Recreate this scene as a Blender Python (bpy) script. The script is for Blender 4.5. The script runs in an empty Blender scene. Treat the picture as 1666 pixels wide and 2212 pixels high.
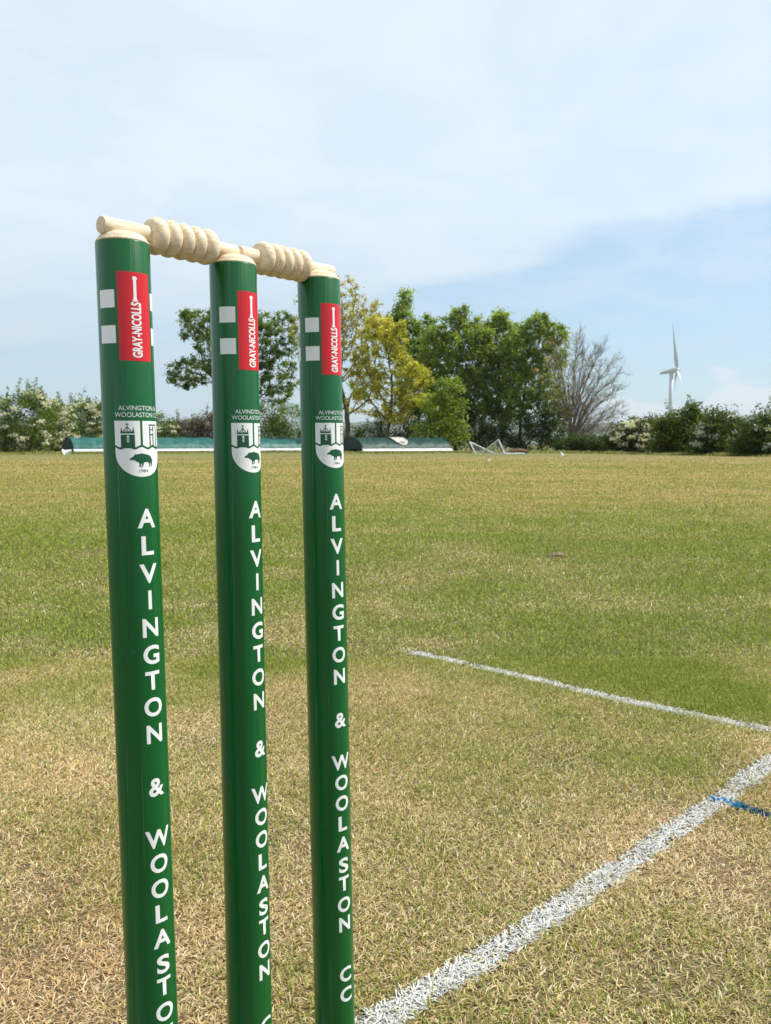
import bpy, bmesh, math, random
import numpy as np
from mathutils import Vector, Matrix

R = math.radians
scene = bpy.context.scene
COL = scene.collection
rng = np.random.default_rng(7)
random.seed(7)

# ------------------------------------------------------------------ camera
CAM_H, PITCH, ROLL = 0.5661, 0.0761, 0.0015
F = 1909.6                      # focal length in units of a 1666 x 2212 picture
cd = bpy.data.cameras.new('camera')
cam = bpy.data.objects.new('camera', cd)
COL.objects.link(cam)
cd.sensor_fit = 'VERTICAL'
cd.sensor_height = 36.0
cd.lens = 36.0 * F / 2212.0
cd.clip_start, cd.clip_end = 0.02, 30000
cam.rotation_mode = 'XYZ'
cam.matrix_world = (Matrix.Translation((0, 0, CAM_H)) @ Matrix.Rotation(R(90) - PITCH, 4, 'X')
                    @ Matrix.Rotation(-ROLL, 4, 'Z'))
cd.dof.use_dof = True
cd.dof.focus_distance = 0.75
cd.dof.aperture_fstop = 32.0
scene.camera = cam

# ------------------------------------------------------------------ light
SUN_AZ, SUN_EL = R(80), R(52)   # azimuth measured from the view direction towards the right
sd = bpy.data.lights.new('sun', 'SUN')
sd.energy = 3.6
sd.angle = R(1.0)
sd.color = (1.0, 0.955, 0.87)
sun = bpy.data.objects.new('sun', sd)
COL.objects.link(sun)
tosun = Vector((math.sin(SUN_AZ) * math.cos(SUN_EL), math.cos(SUN_AZ) * math.cos(SUN_EL), math.sin(SUN_EL)))
sun.rotation_euler = tosun.to_track_quat('Z', 'Y').to_euler()
sun.location = (0, 0, 200)

scene.view_settings.view_transform = 'Standard'
scene.view_settings.look = 'None'
scene.view_settings.gamma = 1.0
scene.view_settings.exposure = 0.52

world = bpy.data.worlds.new('World')
scene.world = world
world.use_nodes = True


class NT:
    """small helper that wires shader nodes"""
    def __init__(self, tree):
        self.t = tree
        tree.nodes.clear()

    def n(self, kind, ins=None, **props):
        nd = self.t.nodes.new(kind)
        for k, v in props.items():
            setattr(nd, k, v)
        for k, v in (ins or {}).items():
            self.set(nd.inputs[k], v)
        return nd

    def set(self, sock, v):
        if isinstance(v, bpy.types.NodeSocket):
            self.t.links.new(v, sock)
        else:
            sock.default_value = v

    def m(self, op, a, b=None, c=None, clamp=False):
        nd = self.n('ShaderNodeMath', operation=op, use_clamp=clamp)
        self.set(nd.inputs[0], a)
        if b is not None:
            self.set(nd.inputs[1], b)
        if c is not None:
            self.set(nd.inputs[2], c)
        return nd.outputs[0]

    def step(self, v, lo, hi, out0=0.0, out1=1.0):
        nd = self.n('ShaderNodeMapRange', {'Value': v, 'From Min': lo, 'From Max': hi, 'To Min': out0, 'To Max': out1},
                    interpolation_type='SMOOTHSTEP')
        return nd.outputs[0]

    def mix(self, f, a, b, blend='MIX'):
        nd = self.n('ShaderNodeMix', data_type='RGBA', blend_type=blend)
        self.set(nd.inputs[0], f)
        self.set(nd.inputs[6], a)
        self.set(nd.inputs[7], b)
        return nd.outputs[2]

    def noise(self, vec, scale, detail=4, rough=0.55, dist=0.0):
        nd = self.n('ShaderNodeTexNoise', {'Vector': vec, 'Scale': scale, 'Detail': detail, 'Roughness': rough,
                                           'Distortion': dist})
        return nd.outputs[0]

    def ramp(self, f, stops):
        nd = self.n('ShaderNodeValToRGB', {'Fac': f})
        el = nd.color_ramp.elements
        el[0].position, el[0].color = stops[0]
        el[1].position, el[1].color = stops[-1]
        for p, c in stops[1:-1]:
            e = el.new(p)
            e.color = c
        return nd.outputs[0]


def c4(r, g, b):
    return (r, g, b, 1.0)


# sky: Nishita with a high veil of cloud, clear blue under its edge, small cumulus near the horizon
w = NT(world.node_tree)
sky = w.n('ShaderNodeTexSky', sky_type='NISHITA', sun_disc=False, sun_elevation=SUN_EL, sun_rotation=SUN_AZ,
          altitude=80.0, air_density=1.0, dust_density=0.6, ozone_density=1.5)
tc = w.n('ShaderNodeTexCoord')
sep = w.n('ShaderNodeSeparateXYZ', {0: tc.outputs['Generated']})
dx, dy, dz = sep.outputs
hyp = w.m('SQRT', w.m('ADD', w.m('MULTIPLY', dx, dx), w.m('MULTIPLY', dy, dy)))
az = w.m('MULTIPLY', w.m('ARCTAN2', dx, dy), 57.2958)
el = w.m('MULTIPLY', w.m('ARCTAN2', dz, hyp), 57.2958)
den = w.m('ADD', w.m('MAXIMUM', dz, 0.0), 0.12)
flat = w.n('ShaderNodeCombineXYZ', {0: w.m('DIVIDE', dx, den), 1: w.m('DIVIDE', dy, den), 2: 0.0}).outputs[0]
angs = w.n('ShaderNodeCombineXYZ', {0: w.m('MULTIPLY', az, 0.10), 1: w.m('MULTIPLY', el, 0.22), 2: 3.3}).outputs[0]
n1 = w.noise(flat, 0.9, 6, 0.55, 0.4)
n2 = w.noise(flat, 2.6, 6, 0.6, 0.6)
edge = w.m('SUBTRACT', el, w.m('ADD', 9.0, w.m('MULTIPLY', az, 0.19)))
edge = w.m('ADD', edge, w.m('MULTIPLY', w.m('SUBTRACT', n1, 0.5), 5.0))
edge = w.m('ADD', edge, w.m('MULTIPLY', w.m('SUBTRACT', n2, 0.5), 2.0))
veil = w.step(edge, -1.3, 1.8)
tex = w.m('ADD', w.m('MULTIPLY', n2, 0.5), w.m('MULTIPLY', n1, 0.5))
thick = w.step(tex, 0.34, 0.66, 0.80, 0.97)
veil = w.m('MULTIPLY', veil, thick)
leftv = w.step(az, 10.0, -14.0, 0.42, 0.66)           # thin veil everywhere, thicker to the left
wisp = w.m('MULTIPLY', w.step(n2, 0.35, 0.72), 0.25)
hor = w.m('MULTIPLY', w.step(el, 7.5, 0.0), 0.72)
cum_n = w.noise(angs, 1.5, 5, 0.5, 0.2)
cum_top = w.m('ADD', 3.5, w.m('MULTIPLY', w.m('SUBTRACT', cum_n, 0.5), 9.0))
cum = w.m('MULTIPLY', w.step(w.m('SUBTRACT', cum_top, el), 0.0, 0.7), w.step(az, 9.0, 16.0))
cum = w.m('MULTIPLY', cum, w.step(el, 0.0, 3.6, 0.35, 0.88))
cov = w.m('MAXIMUM', veil, w.m('ADD', leftv, wisp))
cov = w.m('MAXIMUM', cov, hor)
STR = 0.115
cloud = w.mix(w.step(el, 2.0, 16.0), c4(0.425 / STR, 0.50 / STR, 0.575 / STR), c4(0.58 / STR, 0.665 / STR, 0.725 / STR))
blue = w.mix(1.0, sky.outputs[0], c4(0.70, 0.86, 0.92), 'MULTIPLY')
skycol = w.mix(cov, blue, cloud)
skycol = w.mix(cum, skycol, c4(0.57 / STR, 0.61 / STR, 0.65 / STR))
bg = w.n('ShaderNodeBackground', {'Color': skycol, 'Strength': STR})
wo = w.n('ShaderNodeOutputWorld', {'Surface': bg.outputs[0]})

# ------------------------------------------------------------------ helpers
_cp, _sp = math.cos(PITCH), math.sin(PITCH)
_f = np.array([0, _cp, -_sp]); _u0 = np.array([0, _sp, _cp]); _r0 = np.array([1.0, 0, 0])
_r = math.cos(ROLL) * _r0 + math.sin(ROLL) * _u0
_u = -math.sin(ROLL) * _r0 + math.cos(ROLL) * _u0


def at(px, py, Y):
    """the place at distance Y that the surveyor's sight line (px, py) reaches"""
    d = _f * F + _r * (px - 833) + _u * (1106 - py)
    return np.array([0, 0, CAM_H]) + d * (Y / d[1])


def tag(o, label=None, cat=None, group=None, kind=None):
    if label:
        o['label'] = label
    if cat:
        o['category'] = cat
    if group:
        o['group'] = group
    if kind:
        o['kind'] = kind
    return o


def empty(name, loc=(0, 0, 0)):
    o = bpy.data.objects.new(name, None)
    COL.objects.link(o)
    o.location = loc
    o.empty_display_size = 0.1
    return o


def link(name, me, mat=None, parent=None, smooth=False):
    o = bpy.data.objects.new(name, me)
    COL.objects.link(o)
    if mat is not None:
        me.materials.append(mat)
    if parent is not None:
        o.parent = parent
    if smooth:
        me.shade_smooth()
    return o


def np_mesh(name, verts, facesets, col=None):
    """mesh from numpy arrays; facesets: list of (n,k) index arrays; col: per-vertex rgb"""
    me = bpy.data.meshes.new(name)
    verts = np.ascontiguousarray(verts, dtype=np.float32)
    me.vertices.add(len(verts))
    me.vertices.foreach_set('co', verts.ravel())
    loops = np.concatenate([f.ravel() for f in facesets]).astype(np.int32)
    starts, pos = [], 0
    for f in facesets:
        n, k = f.shape
        starts.append(pos + np.arange(n) * k)
        pos += n * k
    starts = np.concatenate(starts).astype(np.int32)
    me.loops.add(len(loops))
    me.loops.foreach_set('vertex_index', loops)
    me.polygons.add(len(starts))
    me.polygons.foreach_set('loop_start', starts)
    if col is not None:
        a = me.attributes.new('tint', 'FLOAT_COLOR', 'POINT')
        c = np.ones((len(verts), 4), dtype=np.float32)
        c[:, :3] = col
        a.data.foreach_set('color', c.ravel())
    me.update(calc_edges=True)
    return me


def bm_mesh(name, bm):
    bmesh.ops.recalc_face_normals(bm, faces=bm.faces)
    me = bpy.data.meshes.new(name)
    bm.to_mesh(me)
    bm.free()
    return me


def lathe(bm, prof, seg=32, M=None, cap0=True, cap1=True):
    """prof: list of (radius, z) revolved round z"""
    rings = []
    for r, z in prof:
        rings.append([bm.verts.new((r * math.cos(2 * math.pi * k / seg), r * math.sin(2 * math.pi * k / seg), z))
                      for k in range(seg)])
    for a, b in zip(rings, rings[1:]):
        for k in range(seg):
            bm.faces.new((a[k], a[(k + 1) % seg], b[(k + 1) % seg], b[k]))
    if cap0:
        bm.faces.new(rings[0][::-1])
    if cap1:
        bm.faces.new(rings[-1])
    if M is not None:
        bmesh.ops.transform(bm, matrix=M, verts=[v for r_ in rings for v in r_])
    return rings


def tube_between(bm, a, b, r0, r1=None, seg=10):
    a, b = Vector(a), Vector(b)
    r1 = r0 if r1 is None else r1
    d = b - a
    M = Matrix.Translation(a) @ d.to_track_quat('Z', 'Y').to_matrix().to_4x4()
    lathe(bm, [(r0, 0), (r1, d.length)], seg, M)


def box(bm, lo, hi, M=None):
    vs = [bm.verts.new((x, y, z)) for z in (lo[2], hi[2]) for y in (lo[1], hi[1]) for x in (lo[0], hi[0])]
    for f in ((0, 2, 3, 1), (4, 5, 7, 6), (0, 1, 5, 4), (2, 6, 7, 3), (0, 4, 6, 2), (1, 3, 7, 5)):
        bm.faces.new([vs[i] for i in f])
    if M is not None:
        bmesh.ops.transform(bm, matrix=M, verts=vs)


def vnoise(x, y, seed=0):
    x = np.asarray(x, float); y = np.asarray(y, float)
    xi = np.floor(x).astype(np.int64); yi = np.floor(y).astype(np.int64)
    fx = x - xi; fy = y - yi
    fx = fx * fx * (3 - 2 * fx); fy = fy * fy * (3 - 2 * fy)

    def h(a, b):
        v = (a * 374761393 + b * 668265263 + seed * 1442695041) & 0xFFFFFFFF
        v = ((v ^ (v >> 13)) * 1274126177) & 0xFFFFFFFF
        return ((v ^ (v >> 16)) & 0xFFFF) / 65535.0
    a = h(xi, yi); b = h(xi + 1, yi); c = h(xi, yi + 1); d = h(xi + 1, yi + 1)
    return (a * (1 - fx) + b * fx) * (1 - fy) + (c * (1 - fx) + d * fx) * fy


def fbm(x, y, seed=0, oct=4):
    t = 0.0; amp = 0.5
    for k in range(oct):
        t = t + amp * vnoise(x * 2 ** k + 17.3 * k, y * 2 ** k + 9.1 * k, seed + k)
        amp *= 0.5
    return t / (1 - 0.5 ** oct)


def material(name, base=(0.5, 0.5, 0.5), rough=0.5, **ins):
    m = bpy.data.materials.new(name)
    m.use_nodes = True
    t = NT(m.node_tree)
    b = t.n('ShaderNodeBsdfPrincipled', {'Base Color': c4(*base), 'Roughness': rough})
    for k, v in ins.items():
        t.set(b.inputs[k.replace('_', ' ')], v)
    o = t.n('ShaderNodeOutputMaterial', {'Surface': b.outputs[0]})
    return m, t, b


def bump(t, b, height, strength=0.3, dist=0.001):
    n = t.n('ShaderNodeBump', {'Height': height, 'Strength': strength, 'Distance': dist})
    t.set(b.inputs['Normal'], n.outputs[0])


# ------------------------------------------------------------------ materials
# painted stump: glossy film over green, faint dust and vertical draw lines
m_green, t, b = material('green_paint', (0.003, 0.105, 0.024), 0.3, Coat_Weight=0.0, Specular_IOR_Level=0.42)
o_ = t.n('ShaderNodeTexCoord').outputs['Object']
mp = t.n('ShaderNodeMapping', {'Vector': o_, 'Scale': (900, 900, 6)}).outputs[0]
mp2 = t.n('ShaderNodeMapping', {'Vector': o_, 'Scale': (260, 260, 9)}).outputs[0]
ln = t.noise(mp, 1.0, 2)
fine = t.noise(o_, 1800, 2)
t.set(b.inputs['Base Color'], t.mix(t.step(t.noise(mp2, 1, 3), 0.5, 0.8), c4(0.0022, 0.100, 0.020), c4(0.005, 0.120, 0.030)))
t.set(b.inputs['Roughness'], t.m('ADD', 0.2, t.m('MULTIPLY', ln, 0.2)))
sx_, sy_, sz_ = t.n('ShaderNodeSeparateXYZ', {0: o_}).outputs
rnd = t.n('ShaderNodeObjectInfo').outputs['Random']
angp = t.m('MULTIPLY', t.m('ARCTAN2', sx_, t.m('MULTIPLY', sy_, -1.0)), 57.2958)
wob = t.m('MULTIPLY', t.m('SUBTRACT', t.noise(t.n('ShaderNodeCombineXYZ', {0: t.m('MULTIPLY', rnd, 9.0), 1: 0.0, 2: t.m('MULTIPLY', sz_, 26.0)}).outputs[0], 1.0, 4, 0.7), 0.5), 9.0)
marks = None
for a_c, spr, wd in ((-44.0, 30.0, 0.55), (-12.0, 26.0, 0.4)):
    dev = t.m('ABSOLUTE', t.m('SUBTRACT', t.m('SUBTRACT', angp, wob), t.m('ADD', a_c, t.m('MULTIPLY', t.m('SUBTRACT', rnd, 0.5), spr))))
    lnm = t.m('MULTIPLY', t.step(dev, wd, wd * 0.3), t.step(t.noise(t.n('ShaderNodeCombineXYZ', {0: a_c, 1: rnd, 2: t.m('MULTIPLY', sz_, 8.0)}).outputs[0], 1.0, 3), 0.5, 0.62))
    marks = lnm if marks is None else t.m('MAXIMUM', marks, lnm)
dust = t.step(t.noise(o_, 420, 2, 0.5), 0.70, 0.78)
marks = t.m('MAXIMUM', t.m('MULTIPLY', marks, 0.40), t.m('MULTIPLY', dust, 0.16))
t.set(b.inputs['Base Color'], t.mix(marks, t.mix(t.step(t.noise(mp2, 1, 3), 0.5, 0.8), c4(0.0022, 0.100, 0.020), c4(0.005, 0.120, 0.030)), c4(0.30, 0.42, 0.34)))
bump(t, b, t.m('ADD', t.m('MULTIPLY', ln, 0.6), t.m('MULTIPLY', fine, 0.4)), 0.16, 0.0004)


def vinyl(name, col):
    m, t, b = material(name, col, 0.32)
    o_ = t.n('ShaderNodeTexCoord').outputs['Object']
    n = t.noise(o_, 900, 3)
    t.set(b.inputs['Base Color'], t.mix(t.m('MULTIPLY', n, 0.14), c4(*col), c4(col[0] * 0.75, col[1] * 0.75, col[2] * 0.75)))
    bump(t, b, n, 0.08, 0.0003)
    return m


m_white = vinyl('white_vinyl', (0.87, 0.87, 0.86))
m_red = vinyl('red_vinyl', (0.68, 0.010, 0.018))
m_greenink = vinyl('green_ink', (0.004, 0.085, 0.032))

# turned pale wood
m_wood, t, b = material('pale_wood', (0.72, 0.56, 0.38), 0.6, Specular_IOR_Level=0.3)
o_ = t.n('ShaderNodeTexCoord').outputs['Object']
mp = t.n('ShaderNodeMapping', {'Vector': o_, 'Scale': (420, 420, 45)}).outputs[0]
g1 = t.noise(mp, 1.0, 4, 0.6)
g2 = t.noise(t.n('ShaderNodeMapping', {'Vector': o_, 'Scale': (900, 900, 110)}).outputs[0], 1.0, 2)
g3 = t.noise(o_, 130, 3)
pore = t.step(g2, 0.62, 0.70)
wcol = t.ramp(t.m('ADD', t.m('MULTIPLY', g1, 0.75), t.m('MULTIPLY', g3, 0.25)),
              [(0.30, c4(0.60, 0.43, 0.26)), (0.5, c4(0.77, 0.62, 0.43)), (0.66, c4(0.84, 0.73, 0.55))])
wcol = t.mix(t.m('MULTIPLY', pore, 0.45), wcol, c4(0.34, 0.21, 0.11))
t.set(b.inputs['Base Color'], wcol)
bump(t, b, t.m('ADD', g1, t.m('MULTIPLY', pore, -0.6)), 0.10, 0.0003)


def tinted(name, rough=0.6, trans=0.0, spec=0.3):
    """colour from the mesh's own per-leaf tint"""
    m = bpy.data.materials.new(name)
    m.use_nodes = True
    t = NT(m.node_tree)
    a = t.n('ShaderNodeAttribute', attribute_name='tint').outputs['Color']
    p = t.n('ShaderNodeBsdfPrincipled', {'Base Color': a, 'Roughness': rough, 'Specular IOR Level': spec})
    out = p.outputs[0]
    if trans > 0:
        tr = t.n('ShaderNodeBsdfTranslucent', {'Color': t.mix(1.0, a, c4(1.25, 1.2, 0.6), 'MULTIPLY')})
        mx = t.n('ShaderNodeMixShader', {0: trans, 1: p.outputs[0], 2: tr.outputs[0]})
        out = mx.outputs[0]
    t.n('ShaderNodeOutputMaterial', {'Surface': out})
    return m


m_blade = tinted('grass_blade', 0.55, 0.25, 0.25)
m_leaf = tinted('leaf', 0.5, 0.55, 0.3)
m_petal = tinted('petal', 0.7, 0.25, 0.1)
m_painted = tinted('painted_blade', 0.7, 0.05, 0.2)

m_bark, t, b = material('bark', (0.11, 0.085, 0.06), 0.9)
o_ = t.n('ShaderNodeTexCoord').outputs['Object']
t.set(b.inputs['Base Color'], t.ramp(t.noise(o_, 5, 5), [(0.3, c4(0.05, 0.038, 0.027)), (0.7, c4(0.16, 0.13, 0.085))]))
m_palebark, t, b = material('pale_bark', (0.2, 0.165, 0.12), 0.9)
o_ = t.n('ShaderNodeTexCoord').outputs['Object']
t.set(b.inputs['Base Color'], t.ramp(t.noise(o_, 5, 5), [(0.3, c4(0.12, 0.10, 0.072)), (0.7, c4(0.24, 0.20, 0.145))]))

m_soil, t, b = material('field_ground', (0.2, 0.16, 0.08), 0.95)
a_ = t.n('ShaderNodeAttribute', attribute_name='tint').outputs['Color']
o_ = t.n('ShaderNodeTexCoord').outputs['Object']
f1 = t.noise(o_, 160, 3, 0.7)
f2 = t.noise(o_, 14, 5, 0.7)
f3 = t.noise(o_, 2.2, 5, 0.65)
f4 = t.noise(t.n('ShaderNodeMapping', {'Vector': o_, 'Scale': (0.10, 0.75, 1.0), 'Rotation': (0, 0, 0.12)}).outputs[0], 1.0, 5, 0.65)
v_ = t.m('ADD', t.m('ADD', t.m('MULTIPLY', f1, 0.35), t.m('MULTIPLY', f2, 0.4)), t.m('ADD', t.m('MULTIPLY', f3, 0.35), t.m('MULTIPLY', f4, 0.4)))
t.set(b.inputs['Base Color'], t.mix(1.0, a_, t.ramp(v_, [(0.45, c4(0.55, 0.58, 0.50)), (1.0, c4(1.4, 1.36, 1.3))]), 'MULTIPLY'))
bump(t, b, t.m('ADD', f1, f2), 0.5, 0.01)

m_hill, t, b = material('hill_land', (0.07, 0.09, 0.035), 1.0)
o_ = t.n('ShaderNodeTexCoord').outputs['Object']
t.set(b.inputs['Base Color'], t.ramp(t.noise(o_, 0.006, 6, 0.65), [(0.38, c4(0.018, 0.035, 0.012)), (0.5, c4(0.07, 0.10, 0.03)), (0.65, c4(0.16, 0.15, 0.07))]))

m_tarp, t, b = material('green_tarpaulin', (0.03, 0.17, 0.15), 0.42)
o_ = t.n('ShaderNodeTexCoord').outputs['Object']
q = t.noise(o_, 1.1, 5, 0.6, 0.5)
t.set(b.inputs['Base Color'], t.ramp(q, [(0.32, c4(0.02, 0.16, 0.145)), (0.52, c4(0.04, 0.235, 0.205)), (0.68, c4(0.10, 0.30, 0.26))]))
bump(t, b, q, 0.6, 0.12)
m_darktarp, t, b = material('dark_green_tarpaulin', (0.012, 0.09, 0.075), 0.45)
o_ = t.n('ShaderNodeTexCoord').outputs['Object']
q = t.noise(o_, 1.6, 6, 0.65, 0.6)
t.set(b.inputs['Base Color'], t.ramp(q, [(0.35, c4(0.010, 0.062, 0.050)), (0.55, c4(0.020, 0.11, 0.085)), (0.72, c4(0.10, 0.22, 0.18))]))
bump(t, b, q, 0.6, 0.12)
m_shaded_end, t, b = material('shaded_end_cloth', (0.008, 0.03, 0.026), 0.7)  # cover ends: their shade is put into this near-black colour
o_ = t.n('ShaderNodeTexCoord').outputs['Object']
bump(t, b, t.noise(o_, 3, 3), 0.4, 0.05)
m_rail, t, b = material('galvanised_rail', (0.62, 0.64, 0.66), 0.5)
o_ = t.n('ShaderNodeTexCoord').outputs['Object']
t.set(b.inputs['Base Color'], t.ramp(t.noise(o_, 3, 5), [(0.3, c4(0.55, 0.57, 0.6)), (0.7, c4(0.78, 0.80, 0.82))]))
m_rubber, t, b = material('tyre_rubber', (0.015, 0.015, 0.015), 0.8)
bump(t, b, t.noise(t.n('ShaderNodeTexCoord').outputs['Object'], 40, 2), 0.2, 0.01)
m_goal, t, b = material('goal_paint', (0.75, 0.76, 0.76), 0.45)
o_ = t.n('ShaderNodeTexCoord').outputs['Object']
t.set(b.inputs['Base Color'], t.ramp(t.noise(o_, 4, 5, 0.7), [(0.3, c4(0.5, 0.5, 0.47)), (0.55, c4(0.78, 0.79, 0.79))]))
m_net, t, b = material('net_cord', (0.30, 0.32, 0.32), 0.8)
m_turbine, t, b = material('turbine_paint', (0.72, 0.74, 0.76), 0.35)
o_ = t.n('ShaderNodeTexCoord').outputs['Object']
t.set(b.inputs['Base Color'], t.mix(t.noise(o_, 0.2, 4), c4(0.50, 0.53, 0.56), c4(0.57, 0.60, 0.63)))
m_plastic, t, b = material('white_plastic', (0.8, 0.8, 0.8), 0.5)
t.set(b.inputs['Base Color'], t.mix(t.noise(t.n('ShaderNodeTexCoord').outputs['Object'], 9, 4), c4(0.62, 0.62, 0.6), c4(0.84, 0.84, 0.84)))
m_earth, t, b = material('brown_earth', (0.14, 0.07, 0.04), 0.95)
t.set(b.inputs['Base Color'], t.mix(t.noise(t.n('ShaderNodeTexCoord').outputs['Object'], 6, 5), c4(0.07, 0.035, 0.02), c4(0.22, 0.12, 0.07)))

# ------------------------------------------------------------------ lie of the land
# the wicket: foot of each stump, lean per metre of height, small height difference, turn of its printed marks
STUMPS = [
    dict(b=(-0.17074, 0.62381), l=(-0.01432, -0.00397), dz=0.0007, panel=0.8, sq=0.0, crest=40.5, name=46.5),
    dict(b=(-0.11252, 0.69950), l=(-0.00763, -0.00267), dz=0.0010, panel=18.0, sq=17.5, crest=53.7, name=57.0),
    dict(b=(-0.04631, 0.77008), l=(-0.01492, -0.00237), dz=0.0027, panel=7.2, sq=7.5, crest=43.3, name=41.5),
]
RS = 0.0182
TH = 0.7663                                    # direction of the wicket line, from +Y towards +X
ALONG = np.array([math.sin(TH), math.cos(TH)]); ACROSS = np.array([math.cos(TH), -math.sin(TH)])
MID = np.array([-0.1125, 0.6995])
LINES = dict(                                  # painted lines: end points, width
    bowling=[(-0.95, -0.17), (-0.001, 0.838), (0.133, 0.958), (0.332, 1.164), (0.56, 1.40), (0.68, 1.536), (0.86, 1.70)],
    ret=[(0.022, 2.425), (0.292, 2.161), (0.535, 1.906), (0.755, 1.721), (0.92, 1.56), (1.5, 0.98)],
    blue=[(0.522, 1.380), (0.582, 1.307), (0.80, 1.045)])


def path_dist(pts, x, y):
    """distance to a polyline and how far along it (0..1)"""
    best = np.full(np.shape(x), 1e9); s_best = np.zeros(np.shape(x)); acc = 0.0
    tot = sum(math.dist(a, b_) for a, b_ in zip(pts, pts[1:]))
    for (ax, ay), (bx, by) in zip(pts, pts[1:]):
        L = math.dist((ax, ay), (bx, by))
        tt = np.clip(((x - ax) * (bx - ax) + (y - ay) * (by - ay)) / L ** 2, 0, 1)
        d = np.hypot(x - ax - tt * (bx - ax), y - ay - tt * (by - ay))
        k = d < best
        best = np.where(k, d, best); s_best = np.where(k, (acc + tt * L) / tot, s_best)
        acc += L
    return best, s_best


def sstep(v, a, b_):
    q = np.clip((v - a) / (b_ - a), 0, 1)
    return q * q * (3 - 2 * q)


def greenness(x, y):
    """0 = straw-dry, 1 = fresh green"""
    big = fbm(x * 0.55, y * 0.55, 3, 4)
    mid = fbm(x * 2.6, y * 2.6, 11, 4)
    fin = fbm(x * 11, y * 11, 21, 3)
    # the square round the stumps has been mown short and has dried out
    yb = 2.25 - 0.5 * sstep(x, 0.25, 0.95) + 0.25 * sstep(-x, 0.3, 1.2)
    strip = 1 - sstep(y + (mid - 0.5) * 1.3 + (big - 0.5) * 0.9, yb - 0.45, yb + 0.85)
    d = np.hypot(x, y)
    g_out = 0.76 - 0.56 * sstep(d + (big - 0.5) * 5, 5.5, 11.0)
    g = g_out * (1 - strip) + 0.21 * strip
    g = g + (big - 0.5) * 0.5 + (mid - 0.5) * 0.85 + (fin - 0.5) * 0.35
    near_right = sstep(x - 0.28 * (y - 0.8), 0.25, 0.8) * (1 - sstep(y, 1.05, 1.5))
    g = g + 0.30 * near_right
    patch = (fbm(x * 0.16 + 7, y * 0.42, 201, 4) - 0.5) * sstep(d, 6, 12)
    g = g + patch * 0.9
    edge = sstep(y + (big - .5) * 6, 41, 46) * 0.4
    return np.clip(g + edge, 0, 1)


# ------------------------------------------------------------------ ground sheet
def axis(lo, hi, fine0, fine1, st, grow):
    a = list(np.arange(fine0, fine1 + 1e-6, st))
    v, s = fine1, st
    while v < hi:
        s *= grow; v += s; a.append(min(v, hi))
    v, s = fine0, st
    left = []
    while v > lo:
        s *= grow; v -= s; left.append(max(v, lo))
    return np.array(left[::-1] + a)


gx = axis(-9000, 9000, -2.0, 3.0, 0.035, 1.055)
gy = axis(-9000, 9000, 0.3, 5.0, 0.035, 1.045)
X, Y = np.meshgrid(gx, gy)
nx, ny = len(gx), len(gy)
V = np.stack([X.ravel(), Y.ravel(), np.zeros(X.size)], 1)
idx = np.arange(nx * ny).reshape(ny, nx)
Fq = np.stack([idx[:-1, :-1].ravel(), idx[:-1, 1:].ravel(), idx[1:, 1:].ravel(), idx[1:, :-1].ravel()], 1)
g = greenness(V[:, 0], V[:, 1])[:, None]
far = sstep(np.hypot(V[:, 0], V[:, 1]), 2.0, 13.0)[:, None]
dry_n, grn_n = np.array([0.145, 0.098, 0.052]), np.array([0.07, 0.085, 0.02])
dry_f, grn_f = np.array([0.200, 0.150, 0.046]), np.array([0.120, 0.145, 0.022])
band = (fbm(V[:, 0] * 0.03, V[:, 1] * 0.45, 41, 3)[:, None] - 0.5) * 0.5 + 1.0
colg = ((1 - far) * (dry_n * (1 - g) + grn_n * g) + far * (dry_f * (1 - g) + grn_f * g)) * band
ground = link('ground', np_mesh('ground', V, [Fq], colg), m_soil)
tag(ground, kind='structure')

# ------------------------------------------------------------------ grass blades
def blades(x, y, length, width, lean, col, tipcol=None, z0=0.0):
    """one bent blade per root: quad + tip triangle"""
    n = len(x)
    a = rng.uniform(0, 2 * math.pi, n)
    dirx, diry = np.cos(a), np.sin(a)
    tw = rng.uniform(-0.7, 0.7, n)
    sx, sy = -np.sin(a + tw) * width / 2, np.cos(a + tw) * width / 2
    ca, sa = np.cos(lean), np.sin(lean)
    l1, l2 = length * 0.55, length * 0.45
    lean2 = np.minimum(lean + rng.uniform(0.0, 0.55, n), 1.62)
    hx1, hz1 = l1 * sa, l1 * ca
    hx2, hz2 = hx1 + l2 * np.sin(lean2), np.maximum(hz1 + l2 * np.cos(lean2), 0.001)
    v = np.zeros((n, 5, 3), np.float32)
    v[:, 0] = np.stack([x - sx, y - sy, np.full(n, z0)], 1)
    v[:, 1] = np.stack([x + sx, y + sy, np.full(n, z0)], 1)
    mx, my = x + dirx * hx1, y + diry * hx1
    v[:, 2] = np.stack([mx - sx * 0.85, my - sy * 0.85, z0 + hz1], 1)
    v[:, 3] = np.stack([mx + sx * 0.85, my + sy * 0.85, z0 + hz1 + width * 0.25], 1)
    v[:, 4] = np.stack([x + dirx * hx2, y + diry * hx2, z0 + hz2], 1)
    i = np.arange(n)[:, None] * 5
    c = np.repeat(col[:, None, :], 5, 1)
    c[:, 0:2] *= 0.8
    if tipcol is not None:
        c[:, 4] = tipcol
    return v.reshape(-1, 3), i + np.array([[0, 1, 3, 2]]), i + np.array([[2, 3, 4]]), c.reshape(-1, 3)


def roots(n, ylo, yhi, margin=0.5):
    yy = np.sqrt(rng.uniform(ylo ** 2, yhi ** 2, n))
    xx = rng.uniform(-1, 1, n) * (yy * 0.50 + margin)
    return xx, yy


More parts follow.
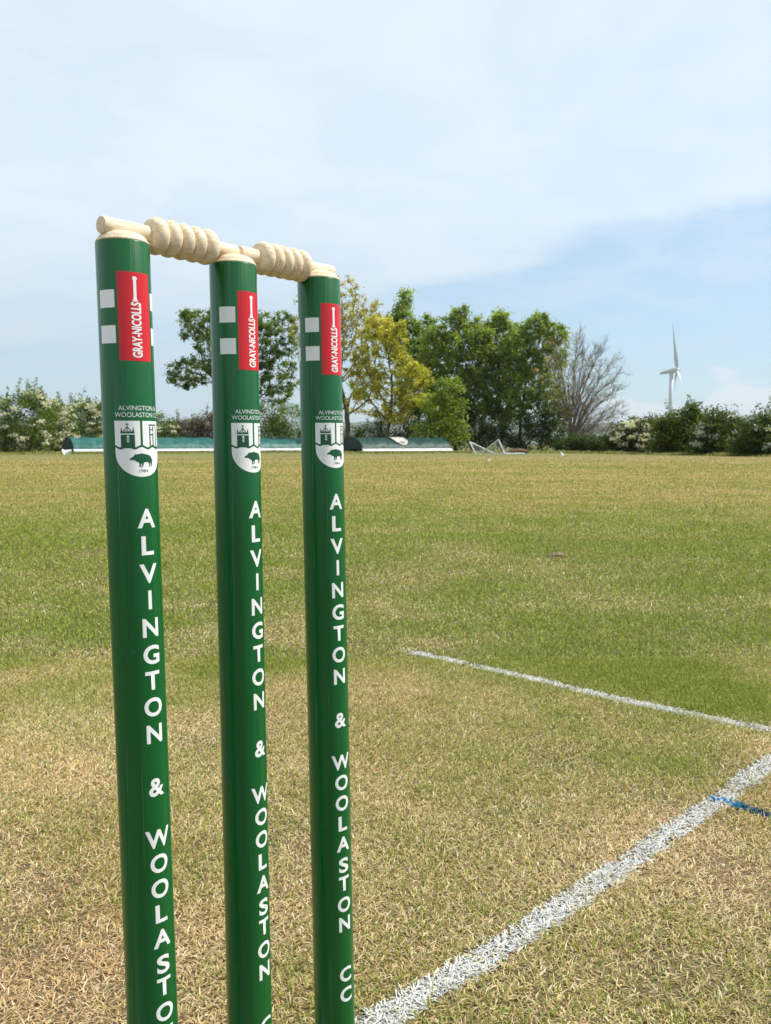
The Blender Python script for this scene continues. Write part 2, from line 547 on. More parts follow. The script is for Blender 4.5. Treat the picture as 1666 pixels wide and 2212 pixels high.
DRY = np.array([[0.71, 0.55, 0.30], [0.60, 0.43, 0.21], [0.86, 0.74, 0.51], [0.36, 0.23, 0.11], [0.63, 0.51, 0.24]])
GRN = np.array([[0.29, 0.345, 0.046], [0.24, 0.30, 0.036], [0.37, 0.39, 0.065], [0.17, 0.22, 0.032]])

LW = dict(bowling=0.035, ret=0.036, blue=0.018)


def line_mask(key, x, y):
    d, s = path_dist(LINES[key], x, y)
    hw = LW[key] / 2 * (0.86 + 0.5 * (fbm(x * 18, y * 18, 77, 2) - 0.3))
    jit = (vnoise(x * 160, y * 160, 5) - 0.5) * 0.010
    m = (d + jit) < hw
    m &= rng.random(len(x)) > 0.75 * np.clip((fbm(x * 22, y * 22, 421, 3) - 0.52) * 5, 0, 1)
    if key == 'ret':
        m &= (s > 0.004) & (rng.random(len(x)) < sstep(s, 0.0, 0.10) * 0.9 + 0.1)
    return m


def grass_zone(n, ylo, yhi, lmul, wmul, margin=0.5, logd=False):
    x, y = roots(n, ylo, yhi, margin)
    if logd:                                    # thins out evenly with distance
        y = ylo * (yhi / ylo) ** rng.random(n)
        x = rng.uniform(-1, 1, n) * (y * 0.50 + margin)
    g = greenness(x, y)
    isg = rng.random(n) < np.clip(g * 1.15 - 0.02, 0.03, 0.97)
    col = np.where(isg[:, None], GRN[rng.integers(0, 4, n)], DRY[rng.integers(0, 5, n)])
    mixk = (rng.random(n) * 0.5)[:, None]
    col = col * (1 - mixk) + mixk * (GRN.mean(0) * g[:, None] + DRY.mean(0) * (1 - g[:, None]))
    col = col * rng.uniform(0.7, 1.25, n)[:, None]
    fard = sstep(y, 2.5, 9.0)[:, None]
    col = np.where(isg[:, None], col, col * (1 - fard * np.array([0.20, 0.19, 0.40])))
    pale = np.clip((fbm(x * 1.3 + 3, y * 1.3, 171, 3) - 0.47) * 3, 0, 1)[:, None] * (1 - fard)
    col = np.where(isg[:, None], col, np.minimum(col * (1 + pale * np.array([0.22, 0.24, 0.30])), 0.9))
    red = np.clip((fbm(x * 3.1, y * 3.1, 133, 3) - 0.52) * 4, 0, 1)[:, None]
    col = np.where(isg[:, None], col, col * (1 - red * np.array([0.04, 0.11, 0.14])))
    if logd:
        lmul = 0.85 * (y / 2.2) ** 0.48; wmul = 1.05 * (y / 2.2) ** 0.85
    ln = np.where(isg, rng.uniform(0.009, 0.022, n), rng.uniform(0.007, 0.021, n)) * lmul
    wd = np.where(isg, rng.uniform(0.0013, 0.0022, n), rng.uniform(0.0011, 0.0025, n)) * wmul
    lean = np.where(isg, rng.uniform(0.35, 1.35, n), rng.uniform(0.85, 1.54, n))
    return x, y, ln, wd, lean, col


parts = []
white_sets = {k: [] for k in LINES}
for n, ylo, yhi, lm, wm, mg in ((720000, 0.55, 2.3, 0.68, 0.74, 0.35), (980000, 2.2, 46.0, 1, 1, 0.6)):
    x, y, ln, wd, lean, col = grass_zone(n, ylo, yhi, lm, wm, mg, yhi > 10)
    keep = np.ones(n, bool)
    if yhi > 10:
        keep &= rng.random(n) < 1 - sstep(y, 12.0, 46.0)
    keep &= rng.random(n) > 0.6 * (1 - sstep(y, 1.4, 2.2)) * np.clip((fbm(x * 6.5, y * 6.5, 411, 3) - 0.56) * 6, 0, 1)   # thin, worn spots
    if True:
        for k in LINES:
            d, s = path_dist(LINES[k], x, y)
            keep &= ~((d < LW[k] * 0.52) & (rng.random(n) < 0.9) & ((k != 'ret') | (s > 0.03)))
        for s_ in STUMPS:
            keep &= np.hypot(x - s_['b'][0], y - s_['b'][1]) > RS + 0.002
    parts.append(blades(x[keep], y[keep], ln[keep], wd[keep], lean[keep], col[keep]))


def join_blades(name, ps, mat):
    off, V, Q, T, C = 0, [], [], [], []
    for v, q, t_, c in ps:
        V.append(v); Q.append(q + off); T.append(t_ + off); C.append(c); off += len(v)
    return link(name, np_mesh(name, np.concatenate(V), [np.concatenate(Q), np.concatenate(T)], np.concatenate(C)), mat)


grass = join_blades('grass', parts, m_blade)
tag(grass, 'short mown grass, straw dry near the stumps and greener beyond', 'grass', kind='stuff')


def boundary_grass():
    way = [(-80, 52), (160, 56.5), (400, 60), (660, 63), (783, 56), (1000, 59), (1230, 57), (1340, 50.5), (1480, 46), (1720, 38)]
    P_ = np.array([[at(px, 970, Yd)[0], Yd] for px, Yd in way])
    seg = np.diff(P_, axis=0); L = np.hypot(*seg.T); cum = np.r_[0, np.cumsum(L)]
    n = 42000
    sd_ = rng.uniform(0, cum[-1], n)
    k = np.clip(np.searchsorted(cum, sd_) - 1, 0, len(L) - 1)
    p = P_[k] + seg[k] * ((sd_ - cum[k]) / L[k])[:, None]
    p[:, 1] += rng.exponential(0.9, n) * rng.choice([1, 1, 1, -0.6], n) + (fbm(p[:, 0] * 0.5, p[:, 1] * 0 + 2, 301, 3) - 0.5) * 3
    hgt = rng.uniform(0.06, 0.20, n) * (0.5 + fbm(p[:, 0] * 0.7, p[:, 1] * 0.7, 311, 3))
    col = np.where((rng.random(n) < 0.75)[:, None], GRN[rng.integers(0, 4, n)] * 0.75, DRY[rng.integers(0, 5, n)] * 0.8)
    o = join_blades('long_grass', [blades(p[:, 0], p[:, 1], hgt, np.full(n, 0.028), rng.uniform(0.1, 1.0, n), col)], m_blade)
    tag(o, 'fringe of longer green grass along the foot of the hedges and covers', 'grass', kind='stuff')


boundary_grass()


def paint_line(key, n, colfun, label):
    pts = np.array(LINES[key])
    lo, hi = pts.min(0) - 0.05, pts.max(0) + 0.05
    seg = np.diff(pts, axis=0); L = np.hypot(*seg.T); cum = np.r_[0, np.cumsum(L)]
    s = rng.uniform(0, cum[-1], n)
    k = np.clip(np.searchsorted(cum, s) - 1, 0, len(L) - 1)
    p = pts[k] + seg[k] * ((s - cum[k]) / L[k])[:, None]
    nrm = np.stack([seg[k][:, 1], -seg[k][:, 0]], 1) / L[k][:, None]
    p = p + nrm * rng.uniform(-0.75, 0.75, n)[:, None] * LW[key]
    m = line_mask(key, p[:, 0], p[:, 1])
    x, y = p[m, 0], p[m, 1]
    n = len(x)
    col = colfun(x, y, n)
    blade = blades(x, y, rng.uniform(0.005, 0.015, n), rng.uniform(0.0013, 0.0026, n), rng.uniform(1.0, 1.55, n), col)
    o = join_blades('painted_line', [blade], m_painted)
    tag(o, label, 'painted line')
    return o


def white_paint(x, y, n):
    wear = fbm(x * 9, y * 9, 91, 3)
    k = np.clip((wear - 0.50) * 3.2, 0, 0.85) * rng.random(n) ** 0.7
    c = np.array([0.67, 0.67, 0.64]) * rng.uniform(0.72, 1.05, n)[:, None]
    dirt = np.array([0.42, 0.35, 0.2])
    return c * (1 - k[:, None]) + dirt * k[:, None]


def blue_paint(x, y, n):
    d = np.hypot(x - 0.517, y - 1.386)
    k = sstep(d, 0.02, 0.07)[:, None]
    c = (1 - k) * np.array([0.005, 0.24, 0.56]) + k * np.array([0.004, 0.085, 0.15])
    return c * rng.uniform(0.6, 1.25, n)[:, None]


paint_line('bowling', 33000, white_paint, 'wide white painted line running out from under the stumps, crossed by a blue mark')
paint_line('ret', 27000, white_paint, 'thinner white painted line beyond the stumps, fading out at its far end')
paint_line('blue', 5000, blue_paint, 'short blue painted mark on the grass, starting on the white line')

# ------------------------------------------------------------------ stumps
def wrap_mesh(name, polys, rad, ang0, z0, cut=0.0012, rot=False):
    """flat outlines (metres, x right, y up) laid round the shaft; polys: list of outlines or a ready mesh"""
    bm = bmesh.new()
    if isinstance(polys, bpy.types.Mesh):
        bm.from_mesh(polys)
    else:
        for pts in polys:
            f = bm.faces.new([bm.verts.new((x, y, 0)) for x, y in pts])
        bmesh.ops.triangulate(bm, faces=bm.faces[:])
    if rot:                                     # text that reads upwards
        for v in bm.verts:
            v.co = Vector((-v.co.y, v.co.x, 0))
    xs = [v.co.x for v in bm.verts]
    x = math.floor(min(xs) / cut) * cut + cut
    while x < max(xs):
        bmesh.ops.bisect_plane(bm, geom=bm.verts[:] + bm.edges[:] + bm.faces[:], dist=1e-7, plane_co=(x, 0, 0), plane_no=(1, 0, 0))
        x += cut
    for v in bm.verts:
        a = ang0 + v.co.x / rad
        v.co = Vector((rad * math.sin(a), -rad * math.cos(a), z0 + v.co.y))
    for f in bm.faces:
        f.normal_update()
        c = f.calc_center_median()
        if f.normal.dot(Vector((c.x, c.y, 0))) < 0:
            f.normal_flip()
        f.smooth = True
    me = bpy.data.meshes.new(name)
    bm.to_mesh(me); bm.free()
    # true normals of the round shaft
    me.normals_split_custom_set_from_vertices([Vector((v.co.x, v.co.y, 0)).normalized() for v in me.vertices])
    return me


def text_mesh(s, cap, xs=1.0, bold=0.0, spacing=1.0, width=None):
    """lettering as a flat mesh, centred on x, baseline at 0, cap height `cap`"""
    cu = bpy.data.curves.new('lettering', 'FONT')
    cu.body = s
    cu.offset = bold
    cu.space_character = spacing
    cu.resolution_u = 6
    ob = bpy.data.objects.new('lettering', cu)
    COL.objects.link(ob)
    dg = bpy.context.evaluated_depsgraph_get()
    me = bpy.data.meshes.new_from_object(ob.evaluated_get(dg))
    bpy.data.objects.remove(ob)
    co = np.array([v.co[:] for v in me.vertices])
    sc = cap / CAPH
    lo, hi = co[:, 0].min(), co[:, 0].max()
    kx = sc * xs if width is None else width / (hi - lo)
    for v in me.vertices:
        v.co = ((v.co.x - (lo + hi) / 2) * kx, v.co.y * sc, 0)
    return me


CAPH = 1.0
_m = text_mesh('H', 1.0)
CAPH = max(v.co.y for v in _m.vertices)


def merge_meshes(name, metas):
    bm = bmesh.new()
    for me, dx, dy in metas:
        k = len(bm.verts)
        bm.from_mesh(me)
        bm.verts.ensure_lookup_table()
        for v in bm.verts[k:]:
            v.co.x += dx; v.co.y += dy
    me = bpy.data.meshes.new(name)
    bm.to_mesh(me); bm.free()
    return me


def mmp(pts):
    return [(x * 0.001, y * 0.001) for x, y in pts]


def stroke(a, b_, wd):
    ax, ay = a; bx, by = b_
    L = math.hypot(bx - ax, by - ay); ux, uy = (bx - ax) / L, (by - ay) / L
    px, py = -uy * wd / 2, ux * wd / 2
    return [(ax + px, ay + py), (bx + px, by + py), (bx - px, by - py), (ax - px, ay - py)]


def disc(cx, cy, rx, ry, n=20):
    return [(cx + rx * math.cos(2 * math.pi * k / n), cy + ry * math.sin(2 * math.pi * k / n)) for k in range(n)]


def wave(x):
    return -17.9 + 0.85 * math.cos(2 * math.pi * x / 9.6)


def crest_outlines():
    HW = 18.2
    white = []
    for lo, hi in ((-HW, -0.75), (0.95, HW)):
        xs = np.linspace(lo, hi, 22)
        white.append([(lo, 0), (hi, 0)] + [(x, wave(x) + 0.8) for x in xs[::-1]])
    xs = np.linspace(-HW, HW, 46)
    low = [(x, wave(x) - 0.8) for x in xs]
    arc = [(HW * math.cos(a), -21.5 - 16.7 * math.sin(a)) for a in np.linspace(0, math.pi, 40)]
    white.append(low + arc)
    gr = []
    gr.append([(-14.0, -9.4), (-4.65, -9.4), (-4.55, -18.6), (-14.0, -18.6)])            # tower
    gr.append([(-14.25, -8.55), (-14.0, -7.3), (-13.55, -4.2), (-12.9, -7.2), (-12.35, -7.5), (-12.35, -6.8), (-11.5, -6.8), (-11.5, -7.3),
               (-10.8, -7.3), (-10.8, -6.8), (-10.0, -6.8), (-10.0, -7.3), (-9.2, -7.3), (-9.2, -6.8), (-8.4, -6.8), (-8.4, -7.3),
               (-7.6, -7.3), (-7.6, -6.8), (-6.7, -6.8), (-6.7, -7.5), (-6.2, -7.2), (-5.55, -4.1), (-4.95, -7.3), (-4.6, -8.55)])
    gr += [stroke((-12.0, -7.0), (-9.5, -3.9), 0.55), stroke((-9.5, -3.9), (-7.0, -7.0), 0.55), stroke((-9.5, -7.0), (-9.5, -1.4), 0.55),
           stroke((-10.5, -2.4), (-8.5, -2.4), 0.5)]
    gr.append([(6.1, -2.2), (14.8, -2.2), (14.8, -3.1), (6.1, -3.1)])                      # wicket in the crest
    for x0, x1 in ((6.5, 7.6), (9.7, 10.9), (13.3, 14.4)):
        gr.append([(x0, -3.5), (x1, -3.5), (x1, -18.4), (x0, -18.4)])
    gr.append(disc(8.7, -7.6, 2.15, 2.15))
    boar = [(-8.7, -26.2), (-8.2, -25.4), (-6.3, -24.4), (-5.3, -23.0), (-4.7, -22.6), (-4.3, -23.0), (-3.3, -22.5), (-2.9, -22.7), (-0.6, -22.1),
            (1.6, -22.5), (4.3, -23.0), (6.3, -23.7), (7.4, -24.9), (8.2, -26.3), (8.9, -27.9), (8.0, -26.9), (8.2, -29.2), (7.4, -31.3),
            (6.6, -31.3), (7.1, -29.3), (6.7, -28.3), (6.2, -29.6), (5.7, -31.3), (4.8, -31.2), (5.4, -29.6), (4.6, -28.3),
            (2.9, -28.1), (1.2, -28.4), (0.7, -30.0), (0.0, -31.6), (-0.9, -31.6), (-0.3, -29.9), (-0.5, -28.8), (-1.1, -29.9), (-1.4, -31.6),
            (-2.3, -31.6), (-2.1, -29.5), (-2.3, -28.5), (-3.7, -27.9), (-5.2, -26.9), (-6.5, -26.6), (-8.3, -26.7)]
    gr.append(boar)
    wh2 = [disc(8.7, -7.6, 1.35, 1.35), [(-10.1, -11.3), (-10.0, -10.6), (-9.7, -10.2), (-9.25, -10.05), (-8.8, -10.2), (-8.45, -10.6), (-8.35, -11.3)]]
    for yy in (-11.9, -12.7, -13.5, -14.2):
        wh2.append([(-10.1, yy), (-8.35, yy), (-8.35, yy - 0.36), (-10.1, yy - 0.36)])
    gr2 = [stroke((8.0, -8.3), (9.4, -6.9), 1.0)]
    return ([mmp(p) for p in white], [mmp(p) for p in gr], [mmp(p) for p in wh2], [mmp(p) for p in gr2])


CREST = crest_outlines()
NAME_Z = [('A', .5087), ('L', .4898), ('V', .4703), ('I', .4517), ('N', .4321), ('G', .4129), ('T', .3945), ('O', .3756), ('N', .3563),
          ('&', .3178), ('W', .2800), ('O', .2616), ('O', .2430), ('L', .2246), ('A', .2060), ('S', .1865), ('T', .1697), ('O', .1505), ('N', .1325),
          ('C', .0857), ('C', .0668)]


LETTER_W = dict(A=14.0, L=9.6, V=13.8, I=2.6, N=12.4, G=12.8, T=11.2, O=14.2, W=20.0, S=10.4, C=13.0)
LETTER_W['&'] = 12.2


def serif_text(s, width, cap):
    """small capitals with fine serifs"""
    me = text_mesh(s, cap, width=width, bold=-0.004)
    return me


def make_stump(spec, label, group):
    root = empty('cricket_stump', (spec['b'][0], spec['b'][1], 0))
    tag(root, label, 'cricket stump', group)
    M = Matrix(((1, 0, spec['l'][0], 0), (0, 1, spec['l'][1], 0), (0, 0, 1, 0), (0, 0, 0, 1)))
    dz = spec['dz']

    def put(name, me, mat, parent=root, smooth=False):
        me.transform(Matrix.Translation((0, 0, dz)))
        me.transform(M)
        return link(name, me, mat, parent, smooth)
    bm = bmesh.new()
    lathe(bm, [(0.006, -0.09), (RS * 0.9, -0.04), (RS, 0.0), (RS, 0.25), (RS, 0.5), (RS, 0.7028), (RS - 0.0004, 0.7035)], 96)
    sh = put('shaft', bm_mesh('shaft', bm), m_green, smooth=True)
    bm = bmesh.new()
    prof = [(RS - 0.0006, 0.7030), (RS - 0.0002, 0.7038), (RS - 0.0004, 0.7046), (RS - 0.0012, 0.7052)]
    for k in range(1, 12):
        a = k / 12 * math.pi / 2
        prof.append(((RS - 0.0016) * math.cos(a), 0.7052 + 0.0068 * math.sin(a)))
    prof.append((0.0004, 0.712))
    lathe(bm, prof, 64)
    put('wooden_cap', bm_mesh('wooden_cap', bm), m_wood, smooth=True)
    r1, r2, r3 = RS + 0.00010, RS + 0.00020, RS + 0.00030
    deg = R
    # maker's panel
    pw, pz0, pz1 = R(75) * RS, 0.6224, 0.6817
    a0 = deg(spec['panel']) + R(37.5)
    pan = put('maker_panel', wrap_mesh('maker_panel', [[(-pw / 2, 0), (pw / 2, 0), (pw / 2, pz1 - pz0), (-pw / 2, pz1 - pz0)]], r1, a0, pz0), m_red)
    txt = text_mesh('GRAY-NICOLLS', 0.0065, width=0.0370, bold=0.034)
    tm = wrap_mesh('panel_lettering', merge_meshes('t', [(txt, 0, 0)]), r2, a0 + R(1.2) + 0.00325 / RS, (0.6246 + 0.6616) / 2, rot=True)
    bat = [(-2.1, 0.0), (2.1, 0.0), (1.35, 1.4), (1.05, 2.6), (1.05, 14.0), (1.6, 15.0), (1.6, 15.9), (1.0, 16.6), (-1.0, 16.6), (-1.6, 15.9), (-1.6, 15.0),
           (-1.05, 14.0), (-1.05, 2.6), (-1.35, 1.4)]
    bt = wrap_mesh('bat_mark', [mmp(bat)], r2, a0 - R(0.3), 0.6621)
    bmj = bmesh.new(); bmj.from_mesh(tm); bmj.from_mesh(bt)
    both = bpy.data.meshes.new('panel_lettering'); bmj.to_mesh(both); bmj.free()
    both.shade_smooth()
    put('panel_lettering', both, m_white, pan)
    # white squares in pairs beside the panel
    sw = R(40) * RS
    angs = [spec['sq'] - 25.0, spec['panel'] + 100.0]
    if 'far' in spec:
        angs.append(spec['far'] - 20.0)
    for a in angs:
        for zz in (0.6577, 0.6340):
            put('white_square', wrap_mesh('white_square', [[(-sw / 2, 0), (sw / 2, 0), (sw / 2, 0.0119), (-sw / 2, 0.0119)]], r1, deg(a), zz), m_white)
    # crest
    for a in [spec['crest']] + ([spec['crest'] - 182.0] if spec.get('backcrest') else []):
        cz = 0.5818
        cr = put('crest', wrap_mesh('crest', CREST[0], r1, deg(a), cz), m_white)
        put('crest_drawing', wrap_mesh('crest_drawing', CREST[1] + CREST[3], r2, deg(a), cz), m_greenink, cr)
        put('crest_detail', wrap_mesh('crest_detail', CREST[2], r2 + 0.00006, deg(a), cz), m_white, cr)
        yr = text_mesh('1984', 0.0020, width=0.0066, bold=0.0)
        put('crest_year', wrap_mesh('crest_year', merge_meshes('t', [(yr, 0.0009, -0.0351)]), r2, deg(a), cz), m_greenink, cr)
        l1 = serif_text('ALVINGTON &', 0.0300, 0.0031)
        l2 = serif_text('WOOLASTON CC', 0.0352, 0.0031)
        put('crest_lettering', wrap_mesh('crest_lettering', merge_meshes('t', [(l1, 0.0, 0.0072), (l2, 0.0, 0.0026)]), r1, deg(a), cz), m_white, cr)
    # club name down the shaft
    for i0, i1 in ((0, 9), (9, 10), (10, 19), (19, 21)):
        ms = [(text_mesh(ch, 0.0122, width=LETTER_W[ch] * 0.001, bold=0.028), 0.0, zz) for ch, zz in NAME_Z[i0:i1]]
        put('club_lettering', wrap_mesh('club_lettering', merge_meshes('t', ms), r1, deg(spec['name']), 0.0), m_white)
    return root


STUMPS[1]['far'] = -72.0
STUMPS[2]['far'] = -61.0
STUMPS[2]['backcrest'] = True
gs = 'green stumps of the wicket'
make_stump(STUMPS[0], 'green cricket stump nearest to us, carrying the overhanging end of the larger bail', gs)
make_stump(STUMPS[1], 'green cricket stump in the middle, under the meeting ends of both bails', gs)
make_stump(STUMPS[2], 'green cricket stump farthest from us, with the letters CC in view near its foot', gs)

# ------------------------------------------------------------------ bails
TOPS = [np.array([s['b'][0] + s['l'][0] * 0.703, s['b'][1] + s['l'][1] * 0.703, 0.703]) for s in STUMPS]


def make_bail(A, B, s0, join, c0, pitch, end, s1, zc, label):
    d = B - A
    d[2] = 0
    d /= np.linalg.norm(d)
    org = A + d * s0
    root = empty('bail', (org[0], org[1], zc))
    tag(root, label, 'bail', 'wooden bails on the stumps')
    q = Vector(d).to_track_quat('Z', 'Y').to_matrix().to_4x4()
    L = s1 - s0
    rs, rb = 0.0060, 0.0131

    def add(name, prof, seg=48):
        bm = bmesh.new()
        lathe(bm, prof, seg, None)
        me = bm_mesh(name, bm)
        o = link(name, me, m_wood, root, True)
        me.set_sharp_from_angle(angle=R(38))
        o.matrix_local = q
        return o
    j = join - s0
    e = end - s0
    add('long_spigot', [(rs - 0.0016, 0.0), (rs - 0.0004, 0.0005), (rs, 0.0016), (rs * 0.985, j * 0.5), (rs, j + 0.001)])
    prof = [(0.004, j)]
    cs = [c0 - s0 + k * pitch for k in range(5)]
    for k, c in enumerate(cs):
        left = j if k == 0 else c - pitch / 2
        right = e if k == 4 else c + pitch / 2
        for a in np.linspace(-1, 1, 15):
            if k == 0 and a < 0:
                x = c + math.sin(a * math.pi / 2) * (c - left); r = rb * (0.42 + 0.58 * math.cos(a * math.pi / 2) ** 0.8)
            elif k == 4 and a > 0:
                x = c + math.sin(a * math.pi / 2) * (right - c); r = rb * (0.42 + 0.58 * math.cos(a * math.pi / 2) ** 0.8)
            else:
                x = c + a * pitch / 2; hp = a * pitch / 2; rc = pitch * 0.512; r = rb - (rc - math.sqrt(rc * rc - hp * hp))
            if abs(abs(a) - 1) < 1e-6 and not (k == 0 and a < 0) and not (k == 4 and a > 0) and a > 0:
                continue
            prof.append((r, x))
    prof.append((0.004, e))
    add('barrel', prof, 64)
    add('short_spigot', [(rs, e - 0.001), (rs * 0.985, (e + L) / 2), (rs, L - 0.0016), (rs - 0.0004, L - 0.0005), (rs - 0.0016, L)])
    return root


make_bail(TOPS[0], TOPS[1], -0.0172, 0.0207, 0.0277, 0.0111, 0.0790, 0.1020, 0.7142,
          'turned wooden bail between near and middle stump, its long end overhanging the near stump')
make_bail(TOPS[1], TOPS[2], 0.0058, 0.0243, 0.0305, 0.0101, 0.0772, 0.1095, 0.7148,
          'turned wooden bail between the middle and the far stump, in front of the tree tops')

# ------------------------------------------------------------------ trees and bushes
def leaf_mesh(pts, size, cols, up=0.35, aspect=0.6):
    """one pointed leaf-spray face per point"""
    n = len(pts)
    nrm = rng.normal(size=(n, 3)); nrm[:, 2] += up * 2
    nrm /= np.linalg.norm(nrm, axis=1)[:, None]
    t1 = np.cross(nrm, rng.normal(size=(n, 3))); t1 /= np.linalg.norm(t1, axis=1)[:, None] + 1e-9
    t2 = np.cross(nrm, t1)
    s = (size * rng.uniform(0.6, 1.35, n))[:, None]
    a = pts - t1 * s * 0.6
    b_ = pts + t2 * s * aspect * 0.5 + nrm * s * 0.08
    c = pts + t1 * s * 0.6
    d = pts - t2 * s * aspect * 0.5 + nrm * s * 0.08
    V = np.stack([a, b_, c, d], 1).reshape(-1, 3)
    Fq = np.arange(4 * n).reshape(n, 4)
    return V, Fq, np.repeat(cols, 4, 0)


def pick(palette, n, spread=0.25):
    p = np.array(palette)
    c = p[rng.integers(0, len(p), n)]
    k = rng.random((n, 1))
    c = c * k + p.mean(0) * (1 - k)
    return c * rng.uniform(1 - spread, 1 + spread, (n, 1))


def colonize(attr, base, bole, step, infl, kill, maxit=220):
    """branches that grow towards the places where foliage is"""
    nodes = [np.array(base, float)]
    par = [-1]
    top = np.array(bole, float)
    L = np.linalg.norm(top - base)
    for k in range(1, max(2, int(L / step)) + 1):
        nodes.append(base + (top - base) * k / max(2, int(L / step)) + rng.normal(0, 0.02 * step, 3))
        par.append(len(nodes) - 2)
    N = np.array(nodes)
    alive = np.ones(len(attr), bool)
    dist = np.full(len(attr), 1e9); near = np.zeros(len(attr), int)

    def upd(start):
        new = N[start:]
        d = np.linalg.norm(attr[:, None, :] - new[None], axis=2)
        k = d.argmin(1); m = d[np.arange(len(attr)), k]
        b_ = m < dist
        dist[b_] = m[b_]; near[b_] = k[b_] + start
    upd(0)
    for it in range(maxit):
        act = alive & (dist < infl)
        if not act.any():
            if not alive.any():
                break
            infl *= 1.4
            if infl > 60:
                break
            continue
        ids = np.unique(near[act])
        dirs = np.zeros((len(N), 3))
        v = attr[act] - N[near[act]]
        v /= np.linalg.norm(v, axis=1)[:, None] + 1e-9
        np.add.at(dirs, near[act], v)
        d = dirs[ids]
        d = d / (np.linalg.norm(d, axis=1)[:, None] + 1e-9) + rng.normal(0, 0.12, (len(ids), 3))
        d /= np.linalg.norm(d, axis=1)[:, None]
        new = N[ids] + d * step
        st = len(N)
        N = np.vstack([N, new]); par += list(ids)
        upd(st)
        alive &= ~(dist < kill)
        if len(N) > 6000:
            break
    return N, np.array(par)


def skeleton_mesh(N, par, r_tip, rmax, power=2.3):
    n = len(N)
    acc = np.zeros(n); kids = np.zeros(n, int)
    for i in range(n - 1, 0, -1):
        if kids[i] == 0:
            acc[i] = r_tip ** power
        acc[par[i]] += acc[i]; kids[par[i]] += 1
    acc[0] = max(acc[0], r_tip ** power)
    rad = acc ** (1 / power)
    rad = np.minimum(rad, 1e9) * min(1.0, rmax / rad.max()) if rad.max() > rmax else rad
    rad = np.maximum(rad, r_tip * 0.8)
    V, F_ = skin(N, par, rad)
    return V, F_, rad, kids


def skin(N, par, rad):
    e = np.arange(1, len(N))
    a, b_ = N[par[e]], N[e]
    d = b_ - a; d /= np.linalg.norm(d, axis=1)[:, None] + 1e-9
    ref = np.where(np.abs(d[:, 2:3]) > 0.9, np.array([[1.0, 0, 0]]), np.array([[0, 0, 1.0]]))
    t1 = np.cross(d, ref); t1 /= np.linalg.norm(t1, axis=1)[:, None] + 1e-9
    t2 = np.cross(d, t1)
    S = 5
    ra = np.minimum(rad[par[e]], rad[e] * 1.6)
    ring = []
    for P, r in ((a, ra), (b_ + d * 0.02, rad[e])):
        for k in range(S):
            q = 2 * math.pi * k / S
            ring.append(P + (t1 * math.cos(q) + t2 * math.sin(q)) * r[:, None])
    V = np.stack(ring, 1)
    m = len(e)
    base = np.arange(m)[:, None] * (2 * S)
    F_ = np.concatenate([base + np.array([[k, (k + 1) % S, S + (k + 1) % S, S + k]]) for k in range(S)])
    return V.reshape(-1, 3), F_


def in_blobs(blobs, n, Y, depth, shell=0.0):
    """points inside a union of ellipsoids given by sight-line outlines (cx, cy, rx, ry, weight)"""
    w_ = np.array([b_[2] * b_[3] * (b_[4] if len(b_) > 4 else 1) for b_ in blobs], float); w_ /= w_.sum()
    k = rng.choice(len(blobs), n, p=w_)
    v = rng.normal(size=(n, 3)); v /= np.linalg.norm(v, axis=1)[:, None]
    r = rng.uniform(shell, 1, n) ** (1 / 3)
    v *= r[:, None]
    out = np.zeros((n, 3))
    for i, b_ in enumerate(blobs):
        m = k == i
        c = at(b_[0], b_[1], Y)
        sx, sz = b_[2] / F * Y, b_[3] / F * Y
        out[m] = c + v[m] * np.array([sx, min(max(sx * 0.8, sz * .5), depth), sz])
    return out


def make_tree(label, blobs, foot, Y, palette, leaves, leaf=0.16, attract=420, clump=0.45, tip=0.014, rmax=0.3, bole_py=None,
              bark=None, step=0.32, per=1.0, name='tree', up=0.35, fork=None, fill=0, group='trees along the field edge'):
    leaves = int(leaves * 1.7); clump *= 0.88; leaf *= 1.15; attract = int(attract * 1.1)
    base = at(foot[0], foot[1], Y); base[2] = 0
    root = empty(name, base)
    tag(root, label, 'tree', group)
    A = in_blobs(blobs, attract, Y, 3.2, 0.05)
    bole = at(foot[0] + (fork or 0), bole_py or foot[1] - 40, Y)
    N, par = colonize(A, base, bole, step, 5.0, step * 1.25)
    V, Fq, rad, kids = skeleton_mesh(N, par, tip, rmax)
    o = link('trunk', np_mesh('trunk', V - base, [Fq]), bark or m_bark, root)
    if leaves:
        twig = np.where((rad < tip * 2.6) & (N[:, 2] > base[2] + 1.0))[0]
        tw = N[twig]
        wgt = np.where(kids[twig] == 0, 6.0, 1.0) * rng.uniform(0.3, 1.7, len(twig)); wgt /= wgt.sum()
        k = rng.choice(len(twig), leaves, p=wgt)
        # leaf sprays bunch at the twig ends
        pts = tw[k] + rng.normal(0, clump, (leaves, 3)) * rng.uniform(0.15, 1, (leaves, 1)) * np.array([1, 1, 0.8])
        tint = 1 + 0.6 * (rng.random(len(tw)) - 0.5)
        if fill:
            cc = in_blobs(blobs, fill, Y, 2.6, 0.25)
            nf = int(fill * 130)
            kk = rng.integers(0, fill, nf)
            pts = np.vstack([pts, cc[kk] + rng.normal(0, 0.34, (nf, 3)) * np.array([1, 1, 0.75])])
            tint = np.r_[tint[k], (1 + 0.6 * (rng.random(fill) - 0.5))[kk]]
            k = np.arange(len(pts))
        V, Fq, C = leaf_mesh(pts, leaf, pick(palette, len(pts)) * tint[k][:, None], up)
        link('crown', np_mesh('crown', V - base, [Fq], C), m_leaf, root)
    return root


